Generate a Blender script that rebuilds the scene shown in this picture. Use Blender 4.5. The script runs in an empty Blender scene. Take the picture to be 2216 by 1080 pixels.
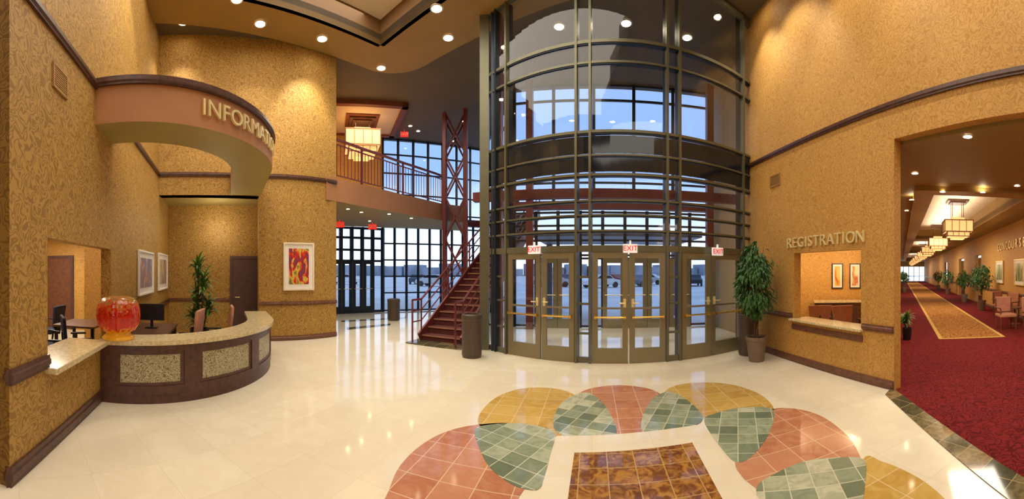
import bpy, bmesh, math, random
from math import sin, cos, pi, atan2, sqrt, radians
from mathutils import Vector, Matrix
from mathutils.geometry import tessellate_polygon
random.seed(7)
FP=789.0; HZ=588.0; CX=1108.0; EYE=1.7
COL=bpy.context.scene.collection
try:
    bpy.context.scene.view_settings.view_transform='Standard'
except Exception: pass
# ------------------------------------------------------------ site helpers
def az(px): return (px-CX)/FP
def P(px,d):
    a=az(px); return (d*sin(a), d*cos(a))
def G(px,py,z=0.0):
    return P(px,(EYE-z)*FP/(py-HZ))
def L(s,t):
    k=t-1.605; r=.70710678
    return (-r*s+r*k, r*s+r*k)
def U(u,v): return (.8757*u+.4829*v, .4829*u-.8757*v)
E1=(.976,-.217); E2=(.217,.976)
def WX(y): return 4.19+.1266*y
# ------------------------------------------------------------ materials
def newmat(name):
    m=bpy.data.materials.new(name); m.use_nodes=True
    nt=m.node_tree; b=nt.nodes['Principled BSDF']
    return m,nt,b
def lin(c):
    return tuple(((x/255.)/12.92 if x<=10 else (((x/255.)+.055)/1.055)**2.4) for x in c)+(1.,)
def mat(name,c,rough=.5,metal=0,var=.0,scale=8,emit=None,es=0,bump=0,spec=None):
    m,nt,b=newmat(name)
    b.inputs['Base Color'].default_value=lin(c)
    b.inputs['Roughness'].default_value=rough; b.inputs['Metallic'].default_value=metal
    if spec is not None: b.inputs['Specular IOR Level'].default_value=spec
    if emit: 
        b.inputs['Emission Color'].default_value=lin(emit); b.inputs['Emission Strength'].default_value=es
    tc=nt.nodes.new('ShaderNodeTexCoord'); no=nt.nodes.new('ShaderNodeTexNoise')
    no.inputs['Scale'].default_value=scale; no.inputs['Detail'].default_value=4
    nt.links.new(tc.outputs['Object'],no.inputs['Vector'])
    if var>0:
        cr=nt.nodes.new('ShaderNodeValToRGB')
        a=lin(c); cr.color_ramp.elements[0].position=.3; cr.color_ramp.elements[1].position=.7
        cr.color_ramp.elements[0].color=tuple(x*(1-var) for x in a[:3])+(1,)
        cr.color_ramp.elements[1].color=tuple(min(1,x*(1+var)) for x in a[:3])+(1,)
        nt.links.new(no.outputs['Fac'],cr.inputs['Fac']); nt.links.new(cr.outputs['Color'],b.inputs['Base Color'])
    if bump>0:
        bp=nt.nodes.new('ShaderNodeBump'); bp.inputs['Strength'].default_value=bump; bp.inputs['Distance'].default_value=.01
        nt.links.new(no.outputs['Fac'],bp.inputs['Height']); nt.links.new(bp.outputs['Normal'],b.inputs['Normal'])
    return m
def swirl(name,base,line,scale=7,bands=7,lo=.16,hi=.26,rough=.6,dist=.6,spec=.3,grain=.12):
    m,nt,b=newmat(name); n=nt.nodes; l=nt.links
    tc=n.new('ShaderNodeTexCoord'); no=n.new('ShaderNodeTexNoise'); no.inputs['Scale'].default_value=scale
    no.inputs['Detail'].default_value=.6; no.inputs['Distortion'].default_value=dist
    l.new(tc.outputs['Object'],no.inputs['Vector'])
    mu=n.new('ShaderNodeMath'); mu.operation='MULTIPLY'; mu.inputs[1].default_value=bands
    l.new(no.outputs['Fac'],mu.inputs[0])
    pp=n.new('ShaderNodeMath'); pp.operation='PINGPONG'; pp.inputs[1].default_value=.5; l.new(mu.outputs[0],pp.inputs[0])
    cr=n.new('ShaderNodeValToRGB'); e=cr.color_ramp.elements
    e[0].position=lo; e[0].color=lin(line); e[1].position=hi; e[1].color=lin(base)
    l.new(pp.outputs[0],cr.inputs['Fac'])
    n2=n.new('ShaderNodeTexNoise'); n2.inputs['Scale'].default_value=60; l.new(tc.outputs['Object'],n2.inputs['Vector'])
    mx=n.new('ShaderNodeMix'); mx.data_type='RGBA'; mx.blend_type='MULTIPLY'; mx.inputs[0].default_value=grain
    l.new(cr.outputs['Color'],mx.inputs[6]); l.new(n2.outputs['Fac'],mx.inputs[7])
    l.new(mx.outputs[2],b.inputs['Base Color']); b.inputs['Roughness'].default_value=rough; b.inputs['Specular IOR Level'].default_value=spec
    return m
def tilemat(name,cols,mortar,vein,size=.3,rough=.07,veinamt=.5,vs=5,rot=.219,msize=.0045,coff=(0,0)):
    m,nt,b=newmat(name); n=nt.nodes; l=nt.links
    tc=n.new('ShaderNodeTexCoord'); mp=n.new('ShaderNodeMapping'); mp.inputs['Rotation'].default_value=(0,0,rot); mp.inputs['Location'].default_value=(coff[0],coff[1],0)
    l.new(tc.outputs['Object'],mp.inputs['Vector'])
    br=n.new('ShaderNodeTexBrick'); br.offset=0; br.inputs['Scale'].default_value=1
    br.inputs['Brick Width'].default_value=size; br.inputs['Row Height'].default_value=size
    br.inputs['Mortar Size'].default_value=msize; br.inputs['Mortar Smooth'].default_value=.1
    l.new(mp.outputs[0],br.inputs['Vector'])
    dv=n.new('ShaderNodeVectorMath'); dv.operation='DIVIDE'; dv.inputs[1].default_value=(size,size,1e6); l.new(mp.outputs[0],dv.inputs[0])
    fl=n.new('ShaderNodeVectorMath'); fl.operation='FLOOR'; l.new(dv.outputs[0],fl.inputs[0])
    wn=n.new('ShaderNodeTexWhiteNoise'); wn.noise_dimensions='2D'; l.new(fl.outputs[0],wn.inputs['Vector'])
    c0=n.new('ShaderNodeValToRGB'); c0.color_ramp.interpolation='CONSTANT'; e=c0.color_ramp.elements
    k_=len(cols); e[0].position=0; e[0].color=lin(cols[0]); e[1].position=1./k_; e[1].color=lin(cols[1])
    for i in range(2,k_): q=e.new(i/k_); q.color=lin(cols[i])
    l.new(wn.outputs['Value'],c0.inputs['Fac'])
    ad=n.new('ShaderNodeVectorMath'); ad.operation='MULTIPLY_ADD'; ad.inputs[1].default_value=(3,3,3); l.new(wn.outputs['Color'],ad.inputs[0]); l.new(tc.outputs['Object'],ad.inputs[2])
    no=n.new('ShaderNodeTexNoise'); no.inputs['Scale'].default_value=vs; no.inputs['Detail'].default_value=6; no.inputs['Distortion'].default_value=1.6
    l.new(ad.outputs[0],no.inputs['Vector'])
    cr=n.new('ShaderNodeValToRGB'); e=cr.color_ramp.elements; e[0].position=.42; e[0].color=(0,0,0,1); e[1].position=.62; e[1].color=(1,1,1,1)
    l.new(no.outputs['Fac'],cr.inputs['Fac'])
    k=n.new('ShaderNodeMath'); k.operation='MULTIPLY'; k.inputs[1].default_value=veinamt; l.new(cr.outputs['Color'],k.inputs[0])
    mx=n.new('ShaderNodeMix'); mx.data_type='RGBA'; l.new(k.outputs[0],mx.inputs[0]); l.new(c0.outputs['Color'],mx.inputs[6]); mx.inputs[7].default_value=lin(vein)
    m2=n.new('ShaderNodeMix'); m2.data_type='RGBA'; l.new(br.outputs['Fac'],m2.inputs[0]); l.new(mx.outputs[2],m2.inputs[6]); m2.inputs[7].default_value=lin(mortar)
    l.new(m2.outputs[2],b.inputs['Base Color']); b.inputs['Roughness'].default_value=rough
    return m
def glassmat(name,tint=(1,1,1),gl=.1):
    m=bpy.data.materials.new(name); m.use_nodes=True; nt=m.node_tree; n=nt.nodes; l=nt.links
    n.remove(n['Principled BSDF']); out=n['Material Output']
    tr=n.new('ShaderNodeBsdfTransparent'); tr.inputs[0].default_value=tint+(1,)
    g=n.new('ShaderNodeBsdfGlossy'); g.inputs['Roughness'].default_value=.02
    mx=n.new('ShaderNodeMixShader'); fr=n.new('ShaderNodeLayerWeight'); fr.inputs['Blend'].default_value=.15
    k=n.new('ShaderNodeMath'); k.operation='MULTIPLY_ADD'; k.inputs[1].default_value=.4; k.inputs[2].default_value=gl
    l.new(fr.outputs['Facing'],k.inputs[0]); l.new(k.outputs[0],mx.inputs[0]); l.new(tr.outputs[0],mx.inputs[1]); l.new(g.outputs[0],mx.inputs[2])
    l.new(mx.outputs[0],out.inputs['Surface']); return m
M={}
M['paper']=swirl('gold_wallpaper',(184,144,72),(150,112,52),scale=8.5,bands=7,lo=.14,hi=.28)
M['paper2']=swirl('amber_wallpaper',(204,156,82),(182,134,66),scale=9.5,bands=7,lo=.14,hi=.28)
M['salmon']=mat('salmon_plaster',(172,120,76),.6,var=.06,scale=2)
M['soffit']=mat('olive_plaster',(154,134,72),.6,var=.06,scale=1.5)
M['rib']=mat('golden_soffit_paint',(160,128,72),.6,var=.06,scale=1.5)
M['ceil']=mat('bronze_ceiling_paint',(100,88,66),.7,var=.08,scale=.8)
M['ceil2']=mat('corridor_ceiling_paint',(142,116,64),.6,var=.06,scale=.8)
M['cofbrown']=mat('coffer_brown_paint',(120,88,50),.6,var=.08,scale=1)
M['redbrown']=mat('red_brown_ceiling_trim',(122,66,42),.6,var=.08,scale=1)
M['cream']=mat('cream_paint',(230,214,186),.6,var=.04,scale=2)
M['wood']=mat('dark_walnut_wood',(82,50,38),.35,var=.35,scale=14)
M['woodm']=mat('brown_oak_wood',(108,68,48),.4,var=.25,scale=12)
M['doorb']=mat('brown_door_veneer',(86,60,54),.4,var=.15,scale=10)
M['floor']=tilemat('cream_polished_marble',[(232,222,197),(230,219,194),(234,225,201)],(219,207,178),(224,212,183),size=.6,veinamt=.45,vs=3,msize=.003,rough=.08)
M['ochre']=tilemat('ochre_marble_tile',[(198,162,82),(190,152,74),(204,168,90)],(220,198,152),(212,182,112),rough=.08)
M['terra']=tilemat('terracotta_marble_tile',[(188,126,94),(182,118,86),(194,134,102)],(216,188,156),(204,152,118),rough=.08)
M['green']=tilemat('green_marble_tile',[(130,142,116),(174,180,152),(144,156,130),(112,124,100),(196,198,170),(158,168,140)],(204,204,178),(96,110,88),size=.2,veinamt=.35,vs=6,rot=.62,rough=.08)
M['brownm']=tilemat('brown_gold_marble_tile',[(118,70,36),(126,78,40),(110,64,34)],(190,160,104),(190,138,64),size=.245,veinamt=.75,vs=9,coff=(.11,.05))
M['strip']=tilemat('dark_green_brown_marble_tile',[(92,86,60),(120,108,74),(76,76,56),(140,116,78)],(160,144,104),(56,60,44),size=.3,veinamt=.6,vs=7)
M['carpet']=swirl('maroon_patterned_carpet',(118,36,36),(88,26,27),scale=8,bands=6,rough=.95,spec=.05)
M['runner']=swirl('tan_patterned_carpet',(176,128,64),(132,72,38),scale=5,bands=7,rough=.95,spec=.05)
M['runedge']=mat('gold_carpet_border',(196,160,76),.95,var=.1)
M['frame']=mat('grey_bronze_metal',(110,108,86),.35,.45,var=.06)
M['framed']=mat('dark_slate_metal',(44,54,66),.35,.5,var=.05)
M['doorfr']=mat('olive_bronze_door_metal',(140,130,100),.38,.4,var=.05)
M['spandrel']=mat('black_spandrel_panel',(28,34,42),.08,.0,var=.1)
M['glass']=glassmat('clear_glass',(.93,.96,1.),.045)
M['glassb']=glassmat('pale_tinted_glass',(.84,.91,.98),.05)
M['gold']=mat('satin_gold_metal',(240,222,160),.35,.35,var=.04)
M['brass']=mat('polished_brass',(220,180,90),.25,.8,var=.05)
M['redm']=mat('oxide_red_painted_steel',(108,44,42),.4,.1,var=.08)
M['tread']=mat('maroon_stair_carpet',(88,36,34),.9,var=.2,scale=30)
M['treadedge']=mat('tan_stair_nosing',(168,120,90),.6,var=.1)
M['granite']=mat('beige_granite',(208,190,146),.15,var=.25,scale=30)
M['deskpan']=swirl('beige_scroll_mosaic_panel',(198,188,152),(124,108,74),scale=22,bands=6,rough=.35)
M['white']=mat('white_paint',(232,226,214),.5,var=.03)
M['black']=mat('black_plastic',(22,22,24),.4,var=.1)
M['navy']=mat('navy_fabric',(36,40,72),.8,var=.15)
M['pink']=mat('dusty_rose_fabric',(184,128,100),.75,var=.1)
M['can']=mat('brown_metal_bin',(84,70,58),.4,.2,var=.1)
M['pot']=mat('taupe_ceramic',(118,98,78),.5,var=.1)
M['leaf']=mat('green_leaf',(92,130,50),.5,var=.35,scale=6)
M['leafd']=mat('dark_green_leaf',(66,108,54),.5,var=.35,scale=6)
M['bark']=mat('brown_bark',(92,66,42),.8,var=.3,scale=20,bump=.4)
M['soil']=mat('dark_soil',(40,28,20),.95,var=.3,scale=40)
M['asphalt']=mat('snowy_parking_lot',(222,221,218),.8,var=.18,scale=.25)
M['lamp']=mat('lamp_lens_glow',(255,240,205),.5,emit=(255,238,200),es=40)
M['lampr']=mat('lamp_trim_white',(220,210,190),.4,var=.02)
M['shade']=mat('glowing_cream_shade',(200,150,96),.6,emit=(255,196,122),es=1.05)
M['lframe']=mat('bronze_lantern_frame',(136,84,48),.45,.2,var=.08)
M['exitw']=mat('exit_sign_face',(244,240,236),.5,emit=(255,250,245),es=.35)
M['exitr']=mat('exit_red_letter',(205,24,24),.5,emit=(220,20,18),es=.5)
M['exitd']=mat('red_glow_sign_face',(170,30,24),.5,emit=(230,40,30),es=1.)
M['vent']=mat('bronze_vent_metal',(168,128,70),.5,.1,var=.05)
M['ventin']=mat('bronze_vent_recess',(120,86,46),.6,.0,var=.05)
M['tan']=mat('beige_plaster',(172,150,112),.6,var=.05)
M['canopy']=mat('blue_grey_canopy_metal',(128,138,154),.5,.1,var=.05)
M['bpanel']=mat('office_light_panel',(255,250,240),.5,emit=(255,246,226),es=4)
M['foot']=mat('amber_glass_foot',(222,160,40),.1,.0,var=.15,emit=(220,150,30),es=.15)  # slight emission imitates light in the glass; the foot is no lamp
# ------------------------------------------------------------ mesh builder
class B:
    def __init__(s,origin=(0,0,0)):
        s.v=[]; s.f=[]; s.m=[]; s.o=Vector(origin)
    def add(s,vs,fs,mi=0,T=None):
        k=len(s.v)
        for v in vs:
            v=Vector(v)
            if T is not None: v=T@v
            s.v.append(v-s.o)
        for f in fs: s.f.append([i+k for i in f]); s.m.append(mi)
        return s
    def box(s,c,size,rz=0,mi=0,T=None,bev=0):
        x,y,z=[a/2 for a in size]
        R=Matrix.Translation(Vector(c))@Matrix.Rotation(rz,4,'Z')
        if T is not None: R=T@R
        if bev>0:
            bm=bmesh.new(); bmesh.ops.create_cube(bm,size=1)
            bmesh.ops.scale(bm,vec=size,verts=bm.verts)
            bmesh.ops.bevel(bm,geom=bm.edges[:],offset=bev,segments=2,affect='EDGES',profile=.5)
            bm.verts.index_update()
            s.add([v.co.copy() for v in bm.verts],[[v.index for v in f.verts] for f in bm.faces],mi,R); bm.free(); return s
        vs=[(a*x,b*y,c2*z) for a in(-1,1) for b in(-1,1) for c2 in(-1,1)]
        s.add(vs,[(0,1,3,2),(4,6,7,5),(0,4,5,1),(2,3,7,6),(0,2,6,4),(1,5,7,3)],mi,R); return s
    def prism(s,poly,z0,z1,mi=0,holes=(),mtop=None,mbot=None):
        loops=[list(poly)]+[list(h) for h in holes]
        tris=tessellate_polygon([[Vector((p[0],p[1],0)) for p in lp] for lp in loops])
        flat=[p for lp in loops for p in lp]; n=len(flat)
        vs=[(p[0],p[1],z0) for p in flat]+[(p[0],p[1],z1) for p in flat]
        top=[];bot=[]
        for t in tris:
            a,b_,c=[flat[i] for i in t]
            ar=(b_[0]-a[0])*(c[1]-a[1])-(b_[1]-a[1])*(c[0]-a[0])
            t=list(t) if ar>0 else list(t)[::-1]
            top.append([i+n for i in t]); bot.append(t[::-1])
        side=[];k=0
        for li,lp in enumerate(loops):
            A=sum(lp[i][0]*lp[(i+1)%len(lp)][1]-lp[(i+1)%len(lp)][0]*lp[i][1] for i in range(len(lp)))
            for i in range(len(lp)):
                j=(i+1)%len(lp); q=[k+i,k+j,k+j+n,k+i+n]
                if (A<0)!=(li>0): q=q[::-1]
                side.append(q)
            k+=len(lp)
        s.add(vs,side,mi); kk=len(s.v)-2*n
        for f in top: s.f.append([i+kk for i in f]); s.m.append(mi if mtop is None else mtop)
        for f in bot: s.f.append([i+kk for i in f]); s.m.append(mi if mbot is None else mbot)
        return s
    def beam(s,p1,p2,w,h=None,mi=0,up=(0,0,1),T=None):
        h=h or w; p1=Vector(p1);p2=Vector(p2); d=(p2-p1); ln=d.length
        if ln<1e-6: return s
        d.normalize(); u=Vector(up)
        if abs(d.dot(u))>.98: u=Vector((E1[0],E1[1],0)) if abs(d.z)>.9 else Vector((0,0,1))
        x=d.cross(u).normalized(); y=x.cross(d).normalized()
        R=Matrix((( x.x,y.x,d.x,(p1.x+p2.x)/2),(x.y,y.y,d.y,(p1.y+p2.y)/2),(x.z,y.z,d.z,(p1.z+p2.z)/2),(0,0,0,1)))
        s.box((0,0,0),(w,h,ln),0,mi,(T@R) if T is not None else R); return s
    def tube(s,p1,p2,r,n=10,mi=0,r2=None,T=None):
        r2=r if r2 is None else r2
        p1=Vector(p1);p2=Vector(p2); d=(p2-p1).normalized(); u=Vector((0,0,1)) if abs(d.z)<.9 else Vector((1,0,0))
        x=d.cross(u).normalized(); y=x.cross(d)
        vs=[p1+(x*cos(2*pi*i/n)+y*sin(2*pi*i/n))*r for i in range(n)]+[p2+(x*cos(2*pi*i/n)+y*sin(2*pi*i/n))*r2 for i in range(n)]
        fs=[(i,(i+1)%n,(i+1)%n+n,i+n) for i in range(n)]+[tuple(range(n))[::-1],tuple(range(n,2*n))]
        s.add(vs,fs,mi,T); return s
    def lathe(s,prof,c=(0,0,0),n=24,mi=0,T=None,rib=None):
        vs=[];fs=[];m=len(prof)
        for i in range(n):
            a=2*pi*i/n; q=1 if rib is None else 1+rib[0]*cos(rib[1]*a)
            for r,z in prof: vs.append((c[0]+r*q*cos(a),c[1]+r*q*sin(a),c[2]+z))
        for i in range(n):
            j=(i+1)%n
            for k in range(m-1): fs.append((i*m+k,j*m+k,j*m+k+1,i*m+k+1))
        s.add(vs,fs,mi,T); return s
    def obj(s,name,mats,parent=None,smooth=False,kind=None,label=None,cat=None,group=None,bevel=0):
        me=bpy.data.meshes.new(name); me.from_pydata([tuple(v) for v in s.v],[],s.f)
        if not isinstance(mats,(list,tuple)): mats=[mats]
        for m in mats: me.materials.append(m)
        for p,i in zip(me.polygons,s.m): p.material_index=i; p.use_smooth=smooth
        me.update()
        o=bpy.data.objects.new(name,me); COL.objects.link(o)
        if parent is not None: o.parent=parent
        else: o.location=s.o
        if bevel:
            md=o.modifiers.new('bevel','BEVEL'); md.width=bevel; md.segments=2; md.limit_method='ANGLE'
        if kind: o['kind']=kind
        if label: o['label']=label
        if cat: o['category']=cat
        if group: o['group']=group
        return o
def ball(b,c,r,mi=0,seg=24,rings=16,sz=1,T=None):
    prof=[(r*sin(pi*i/rings),-r*sz*cos(pi*i/rings)) for i in range(rings+1)]
    b.lathe(prof,c,seg,mi,T)
def thing(name,loc,label,cat,rz=0,group=None,kind=None):
    e=bpy.data.objects.new(name,None); e.empty_display_size=.1; COL.objects.link(e); e.location=loc; e.rotation_euler=(0,0,rz)
    e['label']=label; e['category']=cat
    if group: e['group']=group
    if kind: e['kind']=kind
    return e
def struct(name,loc=(0,0,0)):
    e=bpy.data.objects.new(name,None); e.empty_display_size=.1; COL.objects.link(e); e.location=loc; e['kind']='structure'
    return e
def copy_tree(src,loc,rz=0,label=None,scale=None):
    c=src.copy(); COL.objects.link(c); c.location=loc; c.rotation_euler=(0,0,rz)
    if scale: c.scale=(scale,)*3
    if label: c['label']=label
    def rec(a,bb):
        for ch in a.children:
            k=ch.copy(); COL.objects.link(k); k.parent=bb; rec(ch,k)
    rec(src,c)
    return c
def wallseg(b,p,q,z0,z1,th,mi=0):
    dx,dy=q[0]-p[0],q[1]-p[1]; l=sqrt(dx*dx+dy*dy); nx,ny=dy/l*th,-dx/l*th
    b.prism([p,q,(q[0]+nx,q[1]+ny),(p[0]+nx,p[1]+ny)],z0,z1,mi)
def strip(name,pts,z0,z1,th,m,kind='structure'):
    b=B(); n=len(pts); off=[]
    for i in range(n):
        a=pts[max(0,i-1)]; c=pts[min(n-1,i+1)]
        dx,dy=c[0]-a[0],c[1]-a[1]; l=sqrt(dx*dx+dy*dy) or 1
        off.append((-dy/l,dx/l))
    def ring(k,z): return [(p[0]+o[0]*k,p[1]+o[1]*k,z) for p,o in zip(pts,off)]
    h=z1-z0
    prof=[(0,z0),(th*.6,z0),(th*.6,z0+h*.2),(th,z0+h*.35),(th,z0+h*.65),(th*.7,z0+h*.75),(th*.7,z1),(0,z1)]
    rs=[ring(k,z) for k,z in prof]; vs=[v for r in rs for v in r]; fs=[]
    for k in range(len(prof)):
        kk=(k+1)%len(prof)
        for i in range(n-1): fs.append((k*n+i,k*n+i+1,kk*n+i+1,kk*n+i))
    fs.append([k*n for k in range(len(prof))]); fs.append([k*n+n-1 for k in range(len(prof))][::-1])
    b.add(vs,fs); return b.obj(name,m,kind=kind)
def text_mesh(b,txt,size,ext,T,mi=0,align='CENTER'):
    cu=bpy.data.curves.new('t','FONT'); cu.body=txt; cu.size=size; cu.extrude=ext; cu.align_x=align; cu.align_y='CENTER'; cu.resolution_u=3
    o=bpy.data.objects.new('t',cu); COL.objects.link(o)
    dg=bpy.context.evaluated_depsgraph_get(); me=bpy.data.meshes.new_from_object(o.evaluated_get(dg))
    b.add([v.co.copy() for v in me.vertices],[list(p.vertices) for p in me.polygons],mi,T)
    bpy.data.objects.remove(o); bpy.data.curves.remove(cu); bpy.data.meshes.remove(me)
def frameM(o,x,n):
    x=Vector(x).normalized(); n=Vector(n).normalized(); y=Vector((0,0,1))
    return Matrix(((x.x,y.x,n.x,o[0]),(x.y,y.y,n.y,o[1]),(x.z,y.z,n.z,o[2]),(0,0,0,1)))
# ------------------------------------------------------------ key plan points
SB=3.55; TR=4.04; CH=7.4
RC=(6.93,0.0); RB=(6.75,0.0)
def arcST(r,phi,c=None):
    c=c or RC; return L(c[0]-r*cos(phi), c[1]+r*sin(phi))
WA=L(8.65,0); WB=L(9.15,4.47)
FA0=P(690,14.6); FA1=P(828,15.5); FB1=P(1046,17.0)
AC=(3.28,11.42); AR=5.13
def arc_hit(px,R=AR):
    a=az(px); d=Vector((sin(a),cos(a))); c=Vector(AC); dt=d.dot(c)
    k=dt-sqrt(dt*dt-c.dot(c)+R*R); return (d.x*k,d.y*k)
def arc_ang(px): 
    p=arc_hit(px); return atan2(p[1]-AC[1],p[0]-AC[0])
def arc_pt(a,R=AR): return (AC[0]+R*cos(a),AC[1]+R*sin(a))
def AB(a,b): return (2.17+E1[0]*a+E2[0]*b, 6.445+E1[1]*a+E2[1]*b)
V0=AB(-3.1,4.3); V1=AB(3.0,4.3)
GE=arc_hit(1637); GS=arc_hit(1048)
# ------------------------------------------------------------ floor, ceiling
b=B(); b.prism([(-13,-5),(1.2,-5),(1.2,-1.55),(4.55,2.66),(4.57,3.2),(5.9,3.3),(10.5,5.9),(7,9.5),(V1[0]+.4,V1[1]+.2),V1,V0,FB1,FA1,FA0,(-13,14)],-.12,0)
b.obj('floor',M['floor'],kind='structure')
b=B(); b.prism([(1.2,-1.55),(1.2,-9),(12,-9),U(66,12),U(66,-1.5),U(6.5,-.55),(4.6,2.75)],-.12,.004)
b.obj('floor_carpet',M['carpet'],kind='structure')
b=B(); b.prism([(4.62,2.70),(4.30,2.62),(1.0,-1.50),(1.28,-1.72)],0,.008); b.obj('trim_1',M['strip'],kind='structure')
b=B(); b.prism([U(9.1,.95),U(62,.95),U(62,2.68),U(9.1,2.68)],.004,.012,1)
b.prism([U(9.2,1.05),U(62,1.05),U(62,2.58),U(9.2,2.58)],.012,.016,0)
b.obj('floor_carpet_runner',[M['runner'],M['runedge']],kind='structure')
def smooth_poly(pts,n=6):
    out=[];k=len(pts)
    for i in range(k):
        p0,p1,p2,p3=[Vector(pts[(i+j-1)%k]) for j in range(4)]
        for j in range(n):
            t=j/n; out.append(tuple(.5*((2*p1)+(-p0+p2)*t+(2*p0-5*p1+4*p2-p3)*t*t+(-p0+3*p1-3*p2+p3)*t**3)))
    return out
def pxpoly(pp,n=6): return smooth_poly([G(*p) for p in pp],n)
n_=2
def addin(poly,z,m):
    global n_; b=B(); b.prism(poly,-.01,z); b.obj('trim_%d'%n_,m,kind='structure'); n_+=1
addin(pxpoly([(1035,918),(1042,890),(1075,860),(1120,843),(1170,839),(1215,844),(1250,860),(1262,890),(1240,930),(1190,945),(1110,925),(1060,925)]),.003,M['ochre'])
addin(pxpoly([(1440,848),(1475,832),(1530,828),(1585,833),(1635,849),(1665,870),(1673,890),(1640,895),(1580,895),(1530,905),(1500,905),(1470,880)]),.003,M['ochre'])
addin(pxpoly([(1230,930),(1222,890),(1240,862),(1275,842),(1340,834),(1405,842),(1440,862),(1462,895),(1450,925),(1340,950)]),.004,M['terra'])
addin(pxpoly([(1200,940),(1110,1100),(1080,1200),(880,1200),(815,1130),(838,1070),(865,1010),(910,965),(965,935),(1030,920),(1110,917)]),.003,M['terra'])
addin(pxpoly([(1590,1000),(1620,935),(1665,888),(1720,885),(1775,900),(1825,935),(1855,975),(1868,1020),(1860,1080),(1800,1130),(1640,1060)]),.003,M['terra'])
addin(pxpoly([(1868,995),(1910,1000),(1960,1020),(2010,1050),(2060,1100),(2080,1180),(1960,1220),(1850,1180)]),.0025,M['ochre'])
addin(pxpoly([(1200,930),(1202,895),(1225,865),(1268,850),(1300,868),(1325,905),(1333,940),(1290,950),(1230,946)]),.006,M['green'])
addin(pxpoly([(1390,935),(1393,895),(1415,862),(1447,848),(1480,862),(1508,885),(1522,910),(1480,930),(1430,945)]),.006,M['green'])
addin(pxpoly([(1028,930),(1060,920),(1110,917),(1160,922),(1200,938),(1190,985),(1172,1052),(1140,1060),(1100,1045),(1058,1010),(1035,965)]),.006,M['green'])
addin(pxpoly([(1524,912),(1550,895),(1600,884),(1650,882),(1674,890),(1668,930),(1640,975),(1600,1002),(1565,975)]),.006,M['green'])
addin(pxpoly([(1636,1062),(1680,1025),(1740,1000),(1800,992),(1868,995),(1872,1050),(1860,1100),(1800,1200),(1690,1150)]),.006,M['green'])
addin([G(1205,945),G(1520,919),G(1640,1078),G(1760,1250),G(1120,1250),G(1165,1079)],.008,M['floor'])
addin([G(1243,982),G(1498,960),G(1562,1080),G(1640,1230),G(1208,1230),G(1229,1080)],.010,M['brownm'])
def qp(pp): return [G(*p) for p in pp]
addin(qp([(738,694),(880,686),(878,688.5),(739,697)]),.003,M['strip'])
addin(qp([(750,709),(845,700),(845,704),(751,714)]),.003,M['strip'])
Q=Vector((-3.17,8.4)); d1=Vector((-.53,-.85)); d2=Vector((.85,-.53))
cof=[tuple(Q),tuple(Q+d1*7),tuple(Q+d1*7+d2*6.2),tuple(Q+d2*6.2)]
b=B(); ceilp=[(-14,-5),(5.4,-5),(5.4,7),(V1[0]+.5,V1[1]+.2),AB(-3.1,4.6),(FB1[0],FB1[1]+.3),(FA1[0],FA1[1]+.4),(-14,15.6)]
b.prism(ceilp,CH,CH+.15,holes=[cof]); b.obj('ceiling',M['ceil'],kind='structure')
b=B(); cx_=sum(c[0] for c in cof)/4; cy_=sum(c[1] for c in cof)/4
for i in range(4):
    p,q=cof[i],cof[(i+1)%4]; dx,dy=q[0]-p[0],q[1]-p[1]; l=sqrt(dx*dx+dy*dy)
    ox,oy=dy/l*.1,-dx/l*.1
    if (p[0]+ox-cx_)**2+(p[1]+oy-cy_)**2<(p[0]-cx_)**2+(p[1]-cy_)**2: ox,oy=-ox,-oy
    b.prism([p,q,(q[0]+ox,q[1]+oy),(p[0]+ox,p[1]+oy)],CH-.12,CH+.55)
b.obj('trim_ceiling_coffer',M['cofbrown'],kind='structure')
c1=Vector((cx_,cy_))
b=B(); b.prism([tuple(c1+(Vector(c)-c1)*1.1) for c in cof],CH+.5,CH+.6); b.obj('ceiling_coffer_panel',M['cream'],kind='structure')
RA,RBW=4.15,4.95
def roundrect(a,bb,r,n=10):
    out=[]
    for i,j,st in ((1,1,0),(-1,1,pi/2),(-1,-1,pi),(1,-1,3*pi/2)):
        c=c1+d2*((a-r)*i)+d1*((bb-r)*j)
        for k in range(n+1):
            th=st+pi/2*k/n; out.append(tuple(c+d2*(r*cos(th))+d1*(r*sin(th))))
    return out
b=B(); b.prism(roundrect(RA,RBW,1.1),CH-.12,CH+.01,holes=[cof]); b.obj('trim_ceiling_rib',M['rib'],kind='structure')
def inrib(x,y):
    v=Vector((x,y))-c1; return abs(v.dot(d2))<RA and abs(v.dot(d1))<RBW
# ------------------------------------------------------------ left wall
PA=L(2.38,0)
b=B(); TH=.15
def lwp(s0,s1,z0,z1): b.prism([L(s0,0),L(s1,0),L(s1,-TH),L(s0,-TH)],z0,z1)
lwp(2.38,3.02,0,CH); lwp(3.02,4.93,0,.74); lwp(3.02,4.93,2.02,CH); lwp(4.93,8.65,0,CH); lwp(8.65,10.2,0,SB)
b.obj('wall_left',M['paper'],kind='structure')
b=B(); b.prism([PA,L(2.38,-.15),(-4.2,.62),(-4.2,.38)],0,CH); b.prism([(-4.2,.5),(-4.35,.5),(-4.35,-5),(-4.2,-5)],0,CH); b.obj('wall_west',M['paper'],kind='structure')
b=B(); b.prism([(-4.35,-5),(3.7,-5),(3.7,-5.15),(-4.35,-5.15)],0,CH); b.obj('wall_south',M['paper'],kind='structure')
def lerp(p,q,k): return (p[0]+(q[0]-p[0])*k,p[1]+(q[1]-p[1])*k)
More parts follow.
